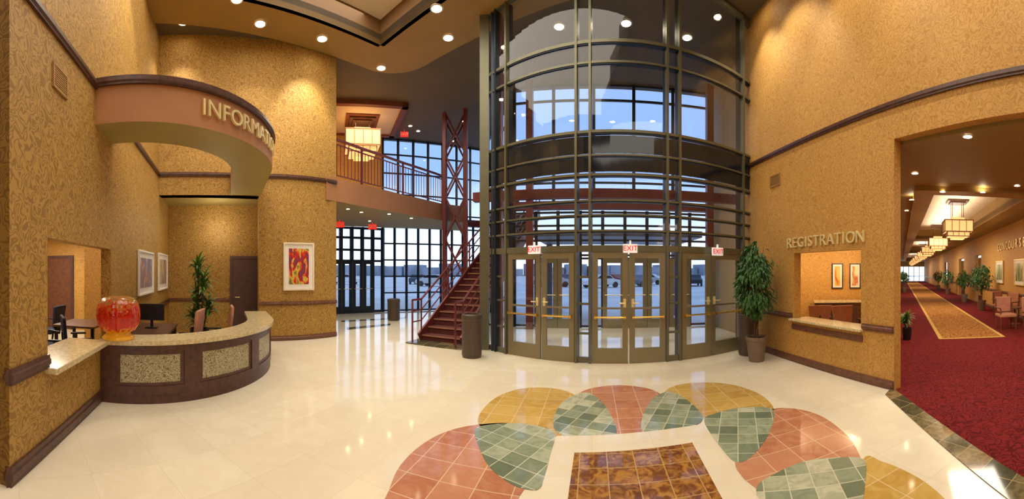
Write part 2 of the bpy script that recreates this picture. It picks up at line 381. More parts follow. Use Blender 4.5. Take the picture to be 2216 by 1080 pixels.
def bow(p,q,h,n=12):
    dx,dy=q[0]-p[0],q[1]-p[1]; l=sqrt(dx*dx+dy*dy); nx,ny=dy/l,-dx/l
    return [(p[0]+dx*i/n+nx*h*4*(i/n)*(1-i/n),p[1]+dy*i/n+ny*h*4*(i/n)*(1-i/n)) for i in range(n+1)]
CB=L(8.9,2.42)
colpts=bow(CB,WB,.14)
b=B(); back=[(p[0]-.25,p[1]+.25) for p in colpts]
b.prism(colpts+back[::-1],0,SB)
up=[WA,CB]+colpts[1:]
b.prism(up+[(WB[0]-.25,WB[1]+.25),(WA[0]-.25,WA[1]+.25)],SB,CH)
b.obj('wall_column',M['paper'],kind='structure')
b=B(); b.prism([WB,P(690,14.6),P(680,14.6),(WB[0]-.25,WB[1]+.25)],0,CH); b.obj('wall_return',M['paper'],kind='structure')
b=B(); b.prism([L(10.1,-.15),L(10.1,2.9),L(10.25,2.9),L(10.25,-.15)],0,SB); b.obj('wall_alcove_back',M['paper'],kind='structure')
b=B(); b.prism([L(8.95,2.42),L(10.1,2.62),L(10.1,2.8),L(9.1,2.6)],0,SB); b.obj('wall_alcove_side',M['paper'],kind='structure')
b=B(); b.prism([L(8.7,-.1),L(8.9,2.5),L(10.2,2.8),L(10.2,-.1)],SB,SB+.12); b.obj('ceiling_alcove',M['soffit'],kind='structure')
def jpath(r,a0=0.0,s_end=8.8,n=40,a1=pi/2,c=None):
    pts=[arcST(r,a0+(a1-a0)*i/n,c) for i in range(n+1)]
    if s_end is not None: pts.append(L(s_end,r))
    return pts
outer=jpath(2.45,c=RB); inner=jpath(1.72,c=RB)
b=B(); b.prism(outer+inner[::-1],SB,TR,mi=0,mbot=1,mtop=1)
b.obj('wall_round_bulkhead',[M['salmon'],M['soffit']],kind='structure')
strip('trim_bulkhead_cap',outer[::-1],TR-.03,TR+.07,.06,M['wood'])
strip('trim_rail_left',[L(8.6,0),L(2.38,0)],TR-.05,TR+.05,.05,M['wood'])
strip('trim_rail_column',up[::-1],TR-.05,TR+.05,.05,M['wood'])
for i,(a,c) in enumerate([(2.38,3.02),(4.93,10.1)]):
    strip('trim_chair_rail_left_%d'%i,[L(c,0),L(a,0)],.80,.93,.04,M['wood'])
strip('trim_chair_rail_pier',[L(2.38,0),(-4.2,.38)],.80,.93,.04,M['wood'])
strip('baseboard_left',[L(10.1,0),L(2.38,0)],0,.16,.035,M['wood'])
strip('baseboard_pier',[L(2.38,0),(-4.2,.38)],0,.16,.035,M['wood'])
strip('trim_chair_rail_column',colpts[::-1],.87,.96,.04,M['woodm'])
strip('baseboard_column',colpts[::-1],0,.12,.03,M['woodm'])
strip('trim_chair_rail_alcove',[L(10.1,1.70),L(10.1,0)],.87,.96,.03,M['woodm'])
# ------------------------------------------------------------ registration wall
def W(y,off=0): return (WX(y)-off*.992, y+off*.1256)
def ww(y0,y1,z0,z1): b.prism([W(y0),W(y1),W(y1,-.16),W(y0,-.16)],z0,z1)
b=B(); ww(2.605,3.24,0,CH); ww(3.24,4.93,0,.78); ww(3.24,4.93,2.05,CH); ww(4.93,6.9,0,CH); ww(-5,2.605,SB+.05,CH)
b.obj('wall_right',M['paper2'],kind='structure')
strip('trim_rail_right',[W(-5),W(6.8)],TR+.01,TR+.10,.05,M['wood'])
strip('trim_chair_rail_right',[W(2.61),W(3.2)],.81,.91,.04,M['woodm'])
strip('trim_chair_rail_right_far',[W(4.97),W(6.8)],.81,.91,.04,M['woodm'])
strip('trim_chair_rail_right_low',[W(3.2),W(4.97)],.62,.71,.03,M['woodm'])
strip('baseboard_right',[W(2.61),W(6.8)],0,.13,.03,M['woodm'])
b=B(); b.prism([W(3.18,.09),W(5.0,.09),W(5.0,-.4),W(3.18,-.4)],.78,.82); b.obj('window_sill_counter',M['granite'],kind='structure',bevel=.01)
b=B(); b.prism([L(2.98,.12),L(4.5,.12),L(4.5,-.45),L(2.98,-.45)],.75,.81); b.obj('window_sill_info',M['granite'],kind='structure',bevel=.01)
b=B()
b.prism([L(9.85,-.15),L(9.85,-5.2),L(10,-5.2),L(10,-.15)],0,2.7)
b.prism([L(2.0,-5),L(10,-5),L(10,-5.15),L(2.0,-5.15)],0,2.7)
b.prism([L(2.3,-.15),L(2.3,-5),L(2.45,-5),L(2.45,-.15)],0,2.7)
b.prism([L(7.6,-.15),L(7.6,-1.5),L(7.75,-1.5),L(7.75,-.15)],0,2.7)
b.obj('wall_info_office',M['paper2'],kind='structure')
b=B(); b.prism([L(2.3,-.15),L(10,-.15),L(10,-5.1),L(2.3,-5.1)],2.7,2.8); b.obj('ceiling_info_office',M['cream'],kind='structure')
b=B(); b.box((L(8.2,-2.6)[0],L(8.2,-2.6)[1],2.68),(1.2,.6,.04),-.785); b.obj('office_ceiling_light',M['bpanel'],label='recessed fluorescent ceiling panel in the office',cat='ceiling light')
b=B(); R1=(6.3,8.1); R2=(8.85,5.55)
b.prism([R1,R2,(9.0,5.7),(6.4,8.25)],0,2.4); b.prism([W(6.4,-.16),R1,(6.2,8.25),(5.0,6.6)],0,2.4)
b.obj('wall_registration_office',M['paper2'],kind='structure')
b=B(); b.prism([W(2.7,-.17),(8.9,5.3),(6.3,8.2),W(6.5,-.17)],2.4,2.5); b.obj('ceiling_registration_office',M['cream'],kind='structure')
# ------------------------------------------------------------ corridor
b=B()
b.prism([(4.78,2.66),U(7,-.52),U(66,-.52),U(66,-.75),U(6.9,-.75),(4.75,2.9)],0,SB); b.obj('wall_corridor_north',M['paper2'],kind='structure')
b=B()
segs=[(2,18.8),(20.4,24),(26.2,33),(35,66)]
for a,c in segs: b.prism([U(a,4.2),U(c,4.2),U(c,4.4),U(a,4.4)],0,SB)
for a,c in [(18.8,20.4),(24,26.2),(33,35)]:
    b.prism([U(a,4.2),U(c,4.2),U(c,4.4),U(a,4.4)],2.6,SB); b.prism([U(a-.2,5.6),U(c+.2,5.6),U(c+.2,5.8),U(a-.2,5.8)],0,2.7)
b.obj('wall_corridor_south',M['paper2'],kind='structure')
strip('trim_corridor_rail',[U(2,4.2),U(66,4.2)],.80,.90,.04,M['woodm'])
strip('baseboard_corridor',[U(2,4.2),U(18.8,4.2)],0,.13,.03,M['woodm'])
cor_out=[W(2.7,-.17),U(6.5,-.7),U(66,-.7),U(66,5.9),U(0,5.9),(3.2,-9),W(-5,-.17)]
trays=[(8.3,20),(21,34),(35,60)]
holes=[[U(a,.75),U(c,.75),U(c,2.95),U(a,2.95)] for a,c in trays]
b=B(); b.prism(cor_out,SB,SB+.12,holes=holes); b.obj('ceiling_corridor',M['ceil2'],kind='structure')
b=B()
for (u0,u1) in trays: b.prism([U(u0-.1,.65),U(u1+.1,.65),U(u1+.1,3.05),U(u0-.1,3.05)],SB+.45,SB+.5)
b.obj('ceiling_corridor_tray',M['cream'],kind='structure')
b=B()
for (u0,u1) in trays:
    o_=[U(u0-.08,.67),U(u1+.08,.67),U(u1+.08,3.03),U(u0-.08,3.03)]; i_=[U(u0,.75),U(u1,.75),U(u1,2.95),U(u0,2.95)]
    b.prism(o_,SB-.06,SB+.47,holes=[i_])
    o_=[U(u0-.45,.3),U(u1+.35,.3),U(u1+.35,3.4),U(u0-.45,3.4)]
    b.prism(o_,SB-.1,SB-.001,holes=[i_])
b.obj('trim_corridor_tray',M['rib'],kind='structure')
b=B(); b.prism([U(66,-.7),U(66,5.9),U(66.2,5.9),U(66.2,-.7)],2.6,SB); b.obj('wall_corridor_end',M['tan'],kind='structure')
b=B()
for k in range(6): b.beam((*U(66,-.5+k*.95),0),(*U(66,-.5+k*.95),2.6),.08)
b.obj('window_corridor_end',M['framed'],kind='structure')
# ------------------------------------------------------------ glass facades
def facade(name,p,q,z0,z1,nv,zs,w=.06,gm='glassb'):
    b=B(); n=nv
    for i in range(n+1):
        c=lerp(p,q,i/n); b.beam((c[0],c[1],z0),(c[0],c[1],z1),w,w*1.6,0)
    for z in zs: b.beam((p[0],p[1],z),(q[0],q[1],z),w,w)
    o=b.obj(name,M['framed'],kind='structure')
    g=B(); g.add([(p[0],p[1],z0),(q[0],q[1],z0),(q[0],q[1],z1),(p[0],p[1],z1)],[(0,1,2,3)]); g.obj('glass_pane',M[gm],parent=o)
    return o
facade('window_1',FA0,FA1,0,SB,6,[.05,2.15,2.6,3.1,3.5],.09)
b=B(); wallseg(b,FA0,FA1,SB+.1,CH,-.15); b.obj('wall_balcony_back',M['paper2'],kind='structure')
facade('window_3',FA1,FB1,0,SB+.2,9,[.05,.8,1.5,2.2,2.9,3.6])
facade('window_4',FA1,FB1,SB+.5,CH,7,[4.2,5.0,5.9,6.7,7.35])
facade('window_5',FB1,V0,0,SB+.2,6,[.05,.8,1.5,2.2,2.9,3.6])
facade('window_6',FB1,V0,SB+.5,CH,5,[4.2,5.0,5.9,6.7,7.35])
facade('window_7',V0,V1,2.15,SB,9,[2.2,2.65,3.1,3.5],.06)
facade('window_8',V0,V1,SB+.28,CH,5,[4.4,6.9,7.35])
facade('window_9',V0,V1,0,2.15,9,[.05,2.1],.06)
b=B(); b.beam((*V0,SB+.16),(*V1,SB+.16),.3,.24); b.beam((*FA1,SB+.35),(*FB1,SB+.35),.3,.3);b.beam((*V0,SB+.35),(*FB1,SB+.35),.3,.3); b.obj('trim_facade_beam',M['redm'],kind='structure')
b=B(); b.prism([V1,AB(3.45,4.3),(GE[0]+.55,GE[1]+.2),(GE[0]+.25,GE[1]+.1)],0,CH); b.obj('wall_vestibule_east',M['tan'],kind='structure')
def arcseg(px0,px1,R=AR,n=24):
    a0,a1=arc_ang(px0),arc_ang(px1); return [arc_pt(a0+(a1-a0)*i/n,R) for i in range(n+1)]
cw=B(); 
def vpost(b,px,z0,z1,w,dpt,mi=0):
    a=arc_ang(px); c=arc_pt(a); b.box((c[0],c[1],(z0+z1)/2),(dpt,w,z1-z0),a,mi)
for px in (1097,1247,1277,1443,1470,1606):
    vpost(cw,px,0,CH,.045,.12,0)
    a=arc_ang(px); c=arc_pt(a,AR-.1); cw.box((c[0],c[1],CH/2),(.12,.05,CH),a,1)
vpost(cw,1075,0,CH,.04,.12,1); vpost(cw,1634,0,CH,.10,.16,0)
for z,h in [(5.97,.06),(5.58,.04),(4.30,.05),(3.86,.035),(3.50,.045),(3.02,.035),(2.75,.03),(2.46,.035),(2.13,.12),(7.3,.1)]:
    o_=arcseg(1046,1637,AR+.04,40); i_=arcseg(1046,1637,AR-.05,40); cw.prism(o_+i_[::-1],z-h/2,z+h/2,0)
    if h<.1: o_=arcseg(1046,1637,AR+.025,40); i_=arcseg(1046,1637,AR-.07,40); cw.prism(o_+i_[::-1],z-h/2-.02,z-h/2,1)
cwo=cw.obj('window_10',[M['frame'],M['framed']],kind='structure')
for z0,z1 in [(3.90,4.22),(3.56,3.81)]:
    sp=B(); o_=arcseg(1046,1637,AR+.01,40); i_=arcseg(1046,1637,AR-.02,40); sp.prism(o_+i_[::-1],z0,z1,0)
    sp.obj('spandrel_panel',M['spandrel'],parent=cwo)
def curved_glass(px0,px1,z0,z1,n=24):
    g=B(); pts=arcseg(px0,px1,AR,n); vs=[(p[0],p[1],z0) for p in pts]+[(p[0],p[1],z1) for p in pts]; k=len(pts)
    g.add(vs,[(i,i+1,i+1+k,i+k) for i in range(k-1)]); return g
curved_glass(1046,1637,2.19,CH,40).obj('glass_pane',M['glass'],parent=cwo)
for a_,c_ in [(1060,1097),(1247,1277),(1443,1470),(1606,1634)]:
    curved_glass(a_,c_,0,2.07,3).obj('glass_pane',M['glass'],parent=cwo)
for a_,c_ in [(1052,1097),(1247,1277),(1443,1470),(1606,1634)]:
    for z in (.06,.55,1.1,1.6):
        lo=B(); p,q=arc_hit(a_),arc_hit(c_); lo.beam((*p,z),(*q,z),.05,.1 if z<.1 else .04); lo.obj('mullion',M['frame'],parent=cwo)
b=B(); c=P(1049,8.02); b.box((c[0],c[1],CH/2),(.2,.22,CH),-.02); b.obj('trim_glazing_column',M['frame'],kind='structure')
b=B(); c=arc_hit(1066); b.box((c[0],c[1],CH/2),(.06,.1,CH),0); b.obj('trim_glazing_post',M['framed'],kind='structure')
dn=0
def leaf(px0,px1,hinge_left):
    global dn; dn+=1
    p=Vector(arc_hit(px0)); q=Vector(arc_hit(px1)); d=(q-p); w=d.length-.02; d.normalize(); p=p+d*.01
    n=Vector((d.y,-d.x))
    T=frameM((p.x,p.y,0),(d.x,d.y,0),(n.x,n.y,0))
    D=struct('door_%d'%dn,(p.x,p.y,0)); H=2.07; o=(p.x,p.y,0)
    b=B(o); st=.1
    b.box((st/2,H/2,0),(st,H,.05),0,0,T); b.box((w-st/2,H/2,0),(st,H,.05),0,0,T)
    b.box((w/2,.14,0),(w-2*st,.28,.05),0,0,T); b.box((w/2,H-.06,0),(w-2*st,.12,.05),0,0,T)
    b.box((w/2,1.02,0),(w-2*st,.035,.04),0,0,T)
    b.obj('door_frame',M['doorfr'],parent=D)
    g=B(o); g.box((w/2,(.28+H-.12)/2,0),(w-2*st,H-.40,.01),0,0,T); g.obj('glass_pane',M['glass'],parent=D)
    g=B(o); x0,x1=.04,w-.04
    g.tube(T@Vector((x0,.86,.09)),T@Vector((x1,.86,.09)),.018,8); 
    for x in (x0+.02,x1-.02): g.box((x,.86,.06),(.05,.06,.09),0,0,T)
    g.obj('push_bar',M['brass'],parent=D)
    g=B(o); hx=w-.06 if hinge_left else .06; s_=-1 if hinge_left else 1
    g.box((hx,1.12,.035),(.05,.16,.02),0,0,T); g.tube(T@Vector((hx,1.12,.04)),T@Vector((hx,1.12,.1)),.01,8); g.tube(T@Vector((hx,1.12,.1)),T@Vector((hx+s_*.1,1.12,.1)),.012,8)
    g.obj('handle',M['gold'],parent=D)
leaf(1100,1171,True); leaf(1172,1244,False); leaf(1281,1360,True); leaf(1361,1440,False); leaf(1474,1537,True); leaf(1538,1603,False)
def fleaf(p,q,h=2.1,m='framed'):
    global dn; dn+=1
    p=Vector(p);q=Vector(q); d=(q-p); w=d.length; d.normalize(); n=Vector((d.y,-d.x))
    T=frameM((p.x+n.x*.12,p.y+n.y*.12,0),(d.x,d.y,0),(n.x,n.y,0)); D=struct('door_%d'%dn,(p.x,p.y,0)); o=(p.x,p.y,0)
    b=B(o); st=.13
    b.box((st/2,h/2,0),(st,h,.05),0,0,T); b.box((w-st/2,h/2,0),(st,h,.05),0,0,T); b.box((w/2,.14,0),(w-2*st,.28,.05),0,0,T); b.box((w/2,h-.07,0),(w-2*st,.14,.05),0,0,T)
    b.obj('door_frame',M[m],parent=D)
    g=B(o); g.tube(T@Vector((.06,1.0,.08)),T@Vector((w-.06,1.0,.08)),.015,6); g.obj('push_bar',M['gold'],parent=D)
for k in (1,2,4,5,6,7): 
    fleaf(lerp(V0,V1,k/9),lerp(V0,V1,(k+.98)/9),2.1,'doorfr')
for k in (1,2,3,4): fleaf(lerp(FA0,FA1,k/6),lerp(FA0,FA1,(k+.95)/6),2.15)
b=B(); b.beam((*AB(-3.6,1.85),3.54),(*AB(3.05,1.85),3.54),.2,.22); b.obj('trim_bridge_beam',M['redm'],kind='structure')
for a_,bb in [(-2.75,.95),(-2.55,3.9),(2.75,3.6)]:
    c=AB(a_,bb); b=B((c[0],c[1],0)); b.beam((c[0],c[1],0),(c[0],c[1],CH),.2,.2); b.obj('steel_column',M['redm'],label='oxide-red painted square steel column behind the glazing',cat='column',group='red steel columns')
b=B(); b.prism([AB(-2.6,4.5),AB(2.8,4.5),AB(2.8,8.0),AB(-2.6,8.0)],2.8,3.0)
for a_ in (-2.4,2.6): b.beam((*AB(a_,7.7),-.06),(*AB(a_,7.7),2.8),.22,.22)
b.obj('trim_entrance_canopy',M['canopy'],kind='structure')
# ------------------------------------------------------------ balcony
bf=[P(706,9.35),P(780,10.25),P(870,11.6),P(957,13.2)]
b=B(); b.prism(bf+[P(1010,13.8),P(1010,16.6),P(828,15.3),FA0,P(692,13)],SB,TR+.12,mi=0,mbot=1); b.obj('floor_balcony',[M['salmon'],M['soffit']],kind='structure')
bfi=[P(712,9.5),P(783,10.4),P(872,11.75),P(957,13.35)]
rail=thing('balcony_railing',(bfi[1][0],bfi[1][1],TR+.12),'dark red metal balcony railing with closely spaced balusters','railing')
zt=TR+.12
def polypts(pts,step):
    out=[]
    for i in range(len(pts)-1):
        l=(Vector(pts[i+1])-Vector(pts[i])).length; n=max(1,int(l/step))
        for k in range(n): out.append(lerp(pts[i],pts[i+1],k/n))
    out.append(pts[-1]); return out
for z,w in ((zt+1.05,.06),(zt+.92,.03),(zt+.1,.03)):
    b=B(rail.location)
    for i in range(3): b.beam((*bfi[i],z),(*bfi[i+1],z),w)
    b.obj('handrail' if w>.05 else 'rail',M['redm'],parent=rail)
for p in polypts(bfi,.13): b=B(rail.location); b.beam((*p,zt+.1),(*p,zt+.92),.016); b.obj('baluster',M['redm'],parent=rail)
for p in polypts(bfi,1.5): b=B(rail.location); b.beam((*p,zt),(*p,zt+1.05),.05); b.obj('post',M['redm'],parent=rail)
# ------------------------------------------------------------ stair
ST0=Vector((-2.2,8.66,0)); sd=Vector((.33,.944,0)).normalized(); sx=Vector((.944,-.33,0)).normalized(); SW=1.15
stair=thing('staircase',ST0,'maroon carpeted steel staircase with red stringers and railings','staircase')
rise=.166; run=.28; NS=24
Ts=Matrix(((sx.x,sd.x,0,ST0.x),(sx.y,sd.y,0,ST0.y),(0,0,1,0),(0,0,0,1)))
for i in range(NS):
    b=B(ST0)
    b.box((SW/2,run*i+run/2+.01,rise*(i+1)-.02),(SW-.06,run+.03,.04),0,0,Ts)
    b.box((SW/2,run*i+.02,rise*(i+.5)),(SW-.06,.02,rise),0,0,Ts)
    b.box((SW/2,run*i-.006,rise*(i+1)-.015),(SW-.06,.014,.03),0,1,Ts)
    b.obj('tread',[M['tread'],M['treadedge']],parent=stair)
def sp3(x,u,z): return Ts@Vector((x,u,z))
for x in (0,SW):
    b=B(ST0); b.beam(sp3(x,-.05,.06),sp3(x,run*NS,.06+rise*NS),.05,.34); b.obj('stringer',M['redm'],parent=stair)
    b=B(ST0); sl=rise/run; ue=run*NS
    for k,h in enumerate((.98,.72,.46)):
        b.tube(sp3(x,0,h+.05),sp3(x,ue,h+.05+ue*sl),.026 if k==0 else .016,8)
        b.tube(sp3(x,0,h+.05),sp3(x,-.38,h+.05),.026 if k==0 else .016,8)
    b.tube(sp3(x,-.38,.0),sp3(x,-.38,1.03),.024,8)
    for i in range(6):
        u=i*ue/5; b.tube(sp3(x,u,u*sl),sp3(x,u,u*sl+1.03),.022,8)
    b.obj('railing',M['redm'],parent=stair)
b=B(ST0); b.prism([tuple(sp3(-.15,-.45,0))[:2],tuple(sp3(SW+.15,-.45,0))[:2],tuple(sp3(SW+.15,.1,0))[:2],tuple(sp3(-.15,.1,0))[:2]],0,.03); b.obj('base_slab',M['strip'],parent=stair)
tc=Vector((*P(985,12.8),0)); tw=.72
tower=thing('lattice_tower',tc,'tall red steel lattice tower with cross bracing beside the stairs','steel tower')
ta=az(985); tx=Vector((cos(ta),-sin(ta),0)); ty=Vector((sin(ta),cos(ta),0))
def tp(i,j,z): return tc+tx*(i*tw/2)+ty*(j*tw/2)+Vector((0,0,z))
TH_=7.15
for i in(-1,1):
    for j in(-1,1): b=B(tc); b.beam(tp(i,j,0),tp(i,j,TH_+(.1 if i>0 else -.05)),.12); b.obj('post',M['redm'],parent=tower)
b=B(tc); nz=5; dz=TH_/nz
for k in range(nz):
    z0,z1=k*dz,(k+1)*dz
    for (p,q) in (((-1,-1),(1,-1)),((-1,1),(1,1)),((-1,-1),(-1,1)),((1,-1),(1,1))):
        b.beam(tp(*p,z0),tp(*q,z1),.06); b.beam(tp(*q,z0),tp(*p,z1),.06)
b.obj('bracing',M['redm'],parent=tower)
# ------------------------------------------------------------ reception desk
desk=thing('reception_desk',(*L(6.0,1.2),0),'curved walnut reception desk with scroll mosaic panels and granite top','desk')
O=desk.location; SE=8.05
def arcr(r,a,c,n=40): return [arcST(r,a+(c-a)*i/n) for i in range(n+1)]
b=B(O); b.prism(jpath(2.44,0,SE)+jpath(2.18,0,SE)[::-1],0,.12); b.prism(jpath(2.41,0,SE)+jpath(2.2,0,SE)[::-1],.12,.76)
b.obj('body',M['wood'],parent=desk)
bounds=[2.5,28.5,57.5,87]
b=B(O)
for (z0,z1) in ((.12,.23),(.67,.76)): b.prism(jpath(2.45,0,SE)+jpath(2.40,0,SE)[::-1],z0,z1)
for e_ in bounds:
    e_=radians(e_); b.prism(arcr(2.45,e_-.045,e_+.045,4)+arcr(2.40,e_-.045,e_+.045,4)[::-1],.12,.76)
b.prism([L(SE-.1,2.45),L(SE,2.45),L(SE,2.40),L(SE-.1,2.40)],.12,.76)
b.obj('panel_frame',M['wood'],parent=desk)
for i in range(3):
    a=radians(bounds[i])+.045; c=radians(bounds[i+1])-.045
    b=B(O)
    for (z0,z1) in ((.23,.27),(.63,.67)): b.prism(arcr(2.435,a,c,10)+arcr(2.41,a,c,10)[::-1],z0,z1)
    for e_ in (a,c-.02): b.prism(arcr(2.435,e_,e_+.02,2)+arcr(2.41,e_,e_+.02,2)[::-1],.23,.67)
    b.obj('panel_bead',M['wood'],parent=desk)
    b=B(O); b.prism(arcr(2.425,a+.02,c-.02,10)+arcr(2.40,a+.02,c-.02,10)[::-1],.27,.63); b.obj('panel',M['deskpan'],parent=desk)
b=B(O); b.prism([L(7.15,2.425),L(SE-.15,2.425),L(SE-.15,2.40),L(7.15,2.40)],.27,.63); b.obj('panel',M['deskpan'],parent=desk)
b=B(O); b.prism(jpath(2.5,0,SE+.05)+jpath(2.02,0,SE+.05)[::-1],.76,.82); b.obj('countertop',M['granite'],parent=desk,bevel=.015)
wd=thing('work_desk',(*L(5.9,.4),0),'dark wood work desk against the wall','desk')
b=B(wd.location); b.prism([L(5.3,.05),L(6.7,.05),L(6.7,.72),L(5.3,.72)],.70,.74)
for s_ in (5.33,6.61): b.prism([L(s_,.07),L(s_+.06,.07),L(s_+.06,.70),L(s_,.70)],0,.7)
b.prism([L(5.39,.1),L(6.61,.1),L(6.61,.13),L(5.39,.13)],.3,.7); b.obj('desk_body',M['wood'],parent=wd)
mo=thing('computer_monitor',(*L(6.1,.35),.742),'black computer monitor on the work desk','monitor'); T=frameM((*L(6.1,.35),.742),(.7071,.7071,0),(.7071,-.7071,0)) 
b=B(mo.location); b.box((0,.27,0),(.44,.28,.03),0,0,T,bev=.006); b.obj('screen',M['black'],parent=mo)
b=B(mo.location); b.box((0,.08,-.02),(.05,.16,.02),0,0,T); b.box((0,.008,0),(.2,.016,.14),0,0,T); b.obj('stand',M['black'],parent=mo)
# glass globe
gm,nt,bs=newmat('red_orange_art_glass'); n=nt.nodes; l=nt.links
tcn=n.new('ShaderNodeTexCoord'); sep=n.new('ShaderNodeSeparateXYZ'); l.new(tcn.outputs['Object'],sep.inputs[0])
nz_=n.new('ShaderNodeTexNoise'); nz_.inputs['Scale'].default_value=13; nz_.inputs['Detail'].default_value=7; nz_.inputs['Distortion'].default_value=1.6; l.new(tcn.outputs['Object'],nz_.inputs['Vector'])
ma=n.new('ShaderNodeMath'); ma.operation='MULTIPLY_ADD'; ma.inputs[1].default_value=.7; l.new(nz_.outputs['Fac'],ma.inputs[0]); l.new(sep.outputs['Z'],ma.inputs[2])
cr=n.new('ShaderNodeValToRGB'); e=cr.color_ramp.elements; e[0].position=0.42; e[0].color=lin((226,146,24)); e[1].position=.92; e[1].color=lin((140,116,56))
for p_,c_ in ((.50,(186,32,12)),(.60,(200,40,14)),(.68,(150,18,8)),(.76,(196,60,20)),(.84,(176,100,44))): q_=cr.color_ramp.elements.new(p_); q_.color=lin(c_)
l.new(ma.outputs[0],cr.inputs['Fac']); l.new(cr.outputs['Color'],bs.inputs['Base Color']); bs.inputs['Roughness'].default_value=.08; bs.inputs['Transmission Weight'].default_value=.3
l.new(cr.outputs['Color'],bs.inputs['Emission Color']); bs.inputs['Emission Strength'].default_value=.15  # faint self-glow put into the colour, standing in for light through the glass
gp=L(4.60,.21); gl=thing('glass_globe_sculpture',(gp[0],gp[1],.822),'mottled red and orange ribbed art glass globe on an amber foot','sculpture')
b=B(); prof=[(0,.08),(.14,.08),(.24,.12),(.29,.19),(.31,.29),(.305,.38),(.28,.46),(.23,.52),(.19,.545),(.16,.55),(.13,.535),(0,.53)]
prof=[(r*.94,z) for r,z in prof]
b.lathe(prof,(0,0,0),96,rib=(.014,24)); b.obj('globe',gm,parent=gl,smooth=True)
b=B(); b.lathe([(0,0),(.21,0),(.22,.02),(.19,.045),(.16,.065),(.17,.10),(.15,.11),(0,.11)],(0,0,0),32); b.obj('foot',M['foot'],parent=gl,smooth=True)
# ------------------------------------------------------------ signs
def arcT(r,phi,z):
    p=arcST(r,phi,RB); c=L(*RB); nrm=Vector((p[0]-c[0],p[1]-c[1],0)).normalized()
    x=Vector((0,0,1)).cross(nrm); return frameM((p[0],p[1],z),x,nrm)
sg=thing('information_sign',(*arcST(2.47,radians(55),RB),3.8),'raised gold metal letters reading INFORMATION on the round bulkhead','sign')
phi=radians(31.5)
adv={'I':.085,'N':.2,'F':.155,'O':.215,'R':.18,'M':.23,'A':.19,'T':.165}
for ch in "INFORMATION":
    w=adv[ch]; phi+=w/2/2.47; b=B(sg.location); text_mesh(b,ch,.30,.018,arcT(2.475,phi,3.80)); b.obj('letter',M['gold'],parent=sg); phi+=(w/2+.015)/2.47
rg=thing('registration_sign',(*W(4.12,.03),2.23),'raised gold metal letters reading REGISTRATION on the wallpaper','sign')
adv['E']=.16;adv['G']=.2;adv['S']=.15
tot=sum(adv[c]+.018 for c in "REGISTRATION"); sc_=2.02/tot; yy=5.13
for ch in "REGISTRATION":
    w=adv[ch]*sc_; yy-=w/2*.992; c=W(yy,.025); b=B(rg.location)
    text_mesh(b,ch,.29*sc_,.015,frameM((c[0],c[1],2.235),(-.1256,-.992,0),(-.992,.1256,0))); b.obj('letter',M['gold'],parent=rg); yy-=(w/2+.018*sc_)*.992
cg=thing('concourse_sign',(*U(13.6,4.17),2.75),'raised gold letters on the corridor wall','sign')
for i,ch in enumerate("CONCOURSE"):
    c=U(15.2-.42*i,4.16); b=B(cg.location); text_mesh(b,ch,.46,.015,frameM((c[0],c[1],2.72),(-.8757,-.4829,0),(-.4829,.8757,0))); b.obj('letter',M['gold'],parent=cg)
def exit_sign(p,z,nrm,w=.26,h=.16,red=False,lab='lit exit sign with red letters on a white face'):
    e_=thing('exit_sign',(p[0],p[1],z),lab,'exit sign',group='exit signs'); n=Vector((nrm[0],nrm[1],0)).normalized(); x=Vector((0,0,1)).cross(n)
    T=frameM((p[0],p[1],z),x,n); b=B(e_.location); b.box((0,0,0),(w,h,.05),0,0,T,bev=.006); b.box((0,h/2+.03,0),(.03,.07,.03),0,0,T); b.obj('sign_box',M['exitd' if red else 'exitw'],parent=e_)
    b=B(e_.location); text_mesh(b,'EXIT',h*.82,.004,frameM((p[0]+n.x*.029,p[1]+n.y*.029,z),x,n)); b.obj('lettering',M['white' if red else 'exitr'],parent=e_)
for px,zz in ((1165,2.12),(1362,2.12),(1542,2.1)):
    c=arc_hit(px); n=Vector((c[0]-AC[0],c[1]-AC[1],0)).normalized(); exit_sign((c[0]+n.x*.16,c[1]+n.y*.16),zz,n)
for px,d,z in ((735,12,3.25),(806,13,3.3)): 
    c=P(px,d); exit_sign(c,z,(-c[0],-c[1]),.3,.18,True,'small glowing red exit sign hanging below the balcony soffit')
c=P(875,14.6); exit_sign(c,7.2,(-c[0],-c[1]),.32,.2,True,'small glowing red exit sign under the high ceiling')
# ------------------------------------------------------------ pictures
def artmat(name,cols,scale=4,seed=0):
    m,nt,bs=newmat(name); n=nt.nodes; l=nt.links
    tc_=n.new('ShaderNodeTexCoord'); mp=n.new('ShaderNodeMapping'); mp.inputs['Location'].default_value=(seed,seed*2,0); mp.inputs['Scale'].default_value=(1,1,.5); l.new(tc_.outputs['Object'],mp.inputs[0])
    vo=n.new('ShaderNodeTexNoise'); vo.inputs['Scale'].default_value=scale; vo.inputs['Distortion'].default_value=.8; vo.inputs['Detail'].default_value=5; l.new(mp.outputs[0],vo.inputs['Vector'])
    cr=n.new('ShaderNodeValToRGB'); el=cr.color_ramp.elements
    k=len(cols)
    el[0].color=lin(cols[0]); el[0].position=0; el[1].color=lin(cols[1]); el[1].position=.36
    for i in range(2,k): q=el.new(.36+.28*(i-1)/(k-1)); q.color=lin(cols[i])
    l.new(vo.outputs['Fac'],cr.inputs[0]); l.new(cr.outputs[0],bs.inputs['Base Color']); bs.inputs['Roughness'].default_value=.3
    return m
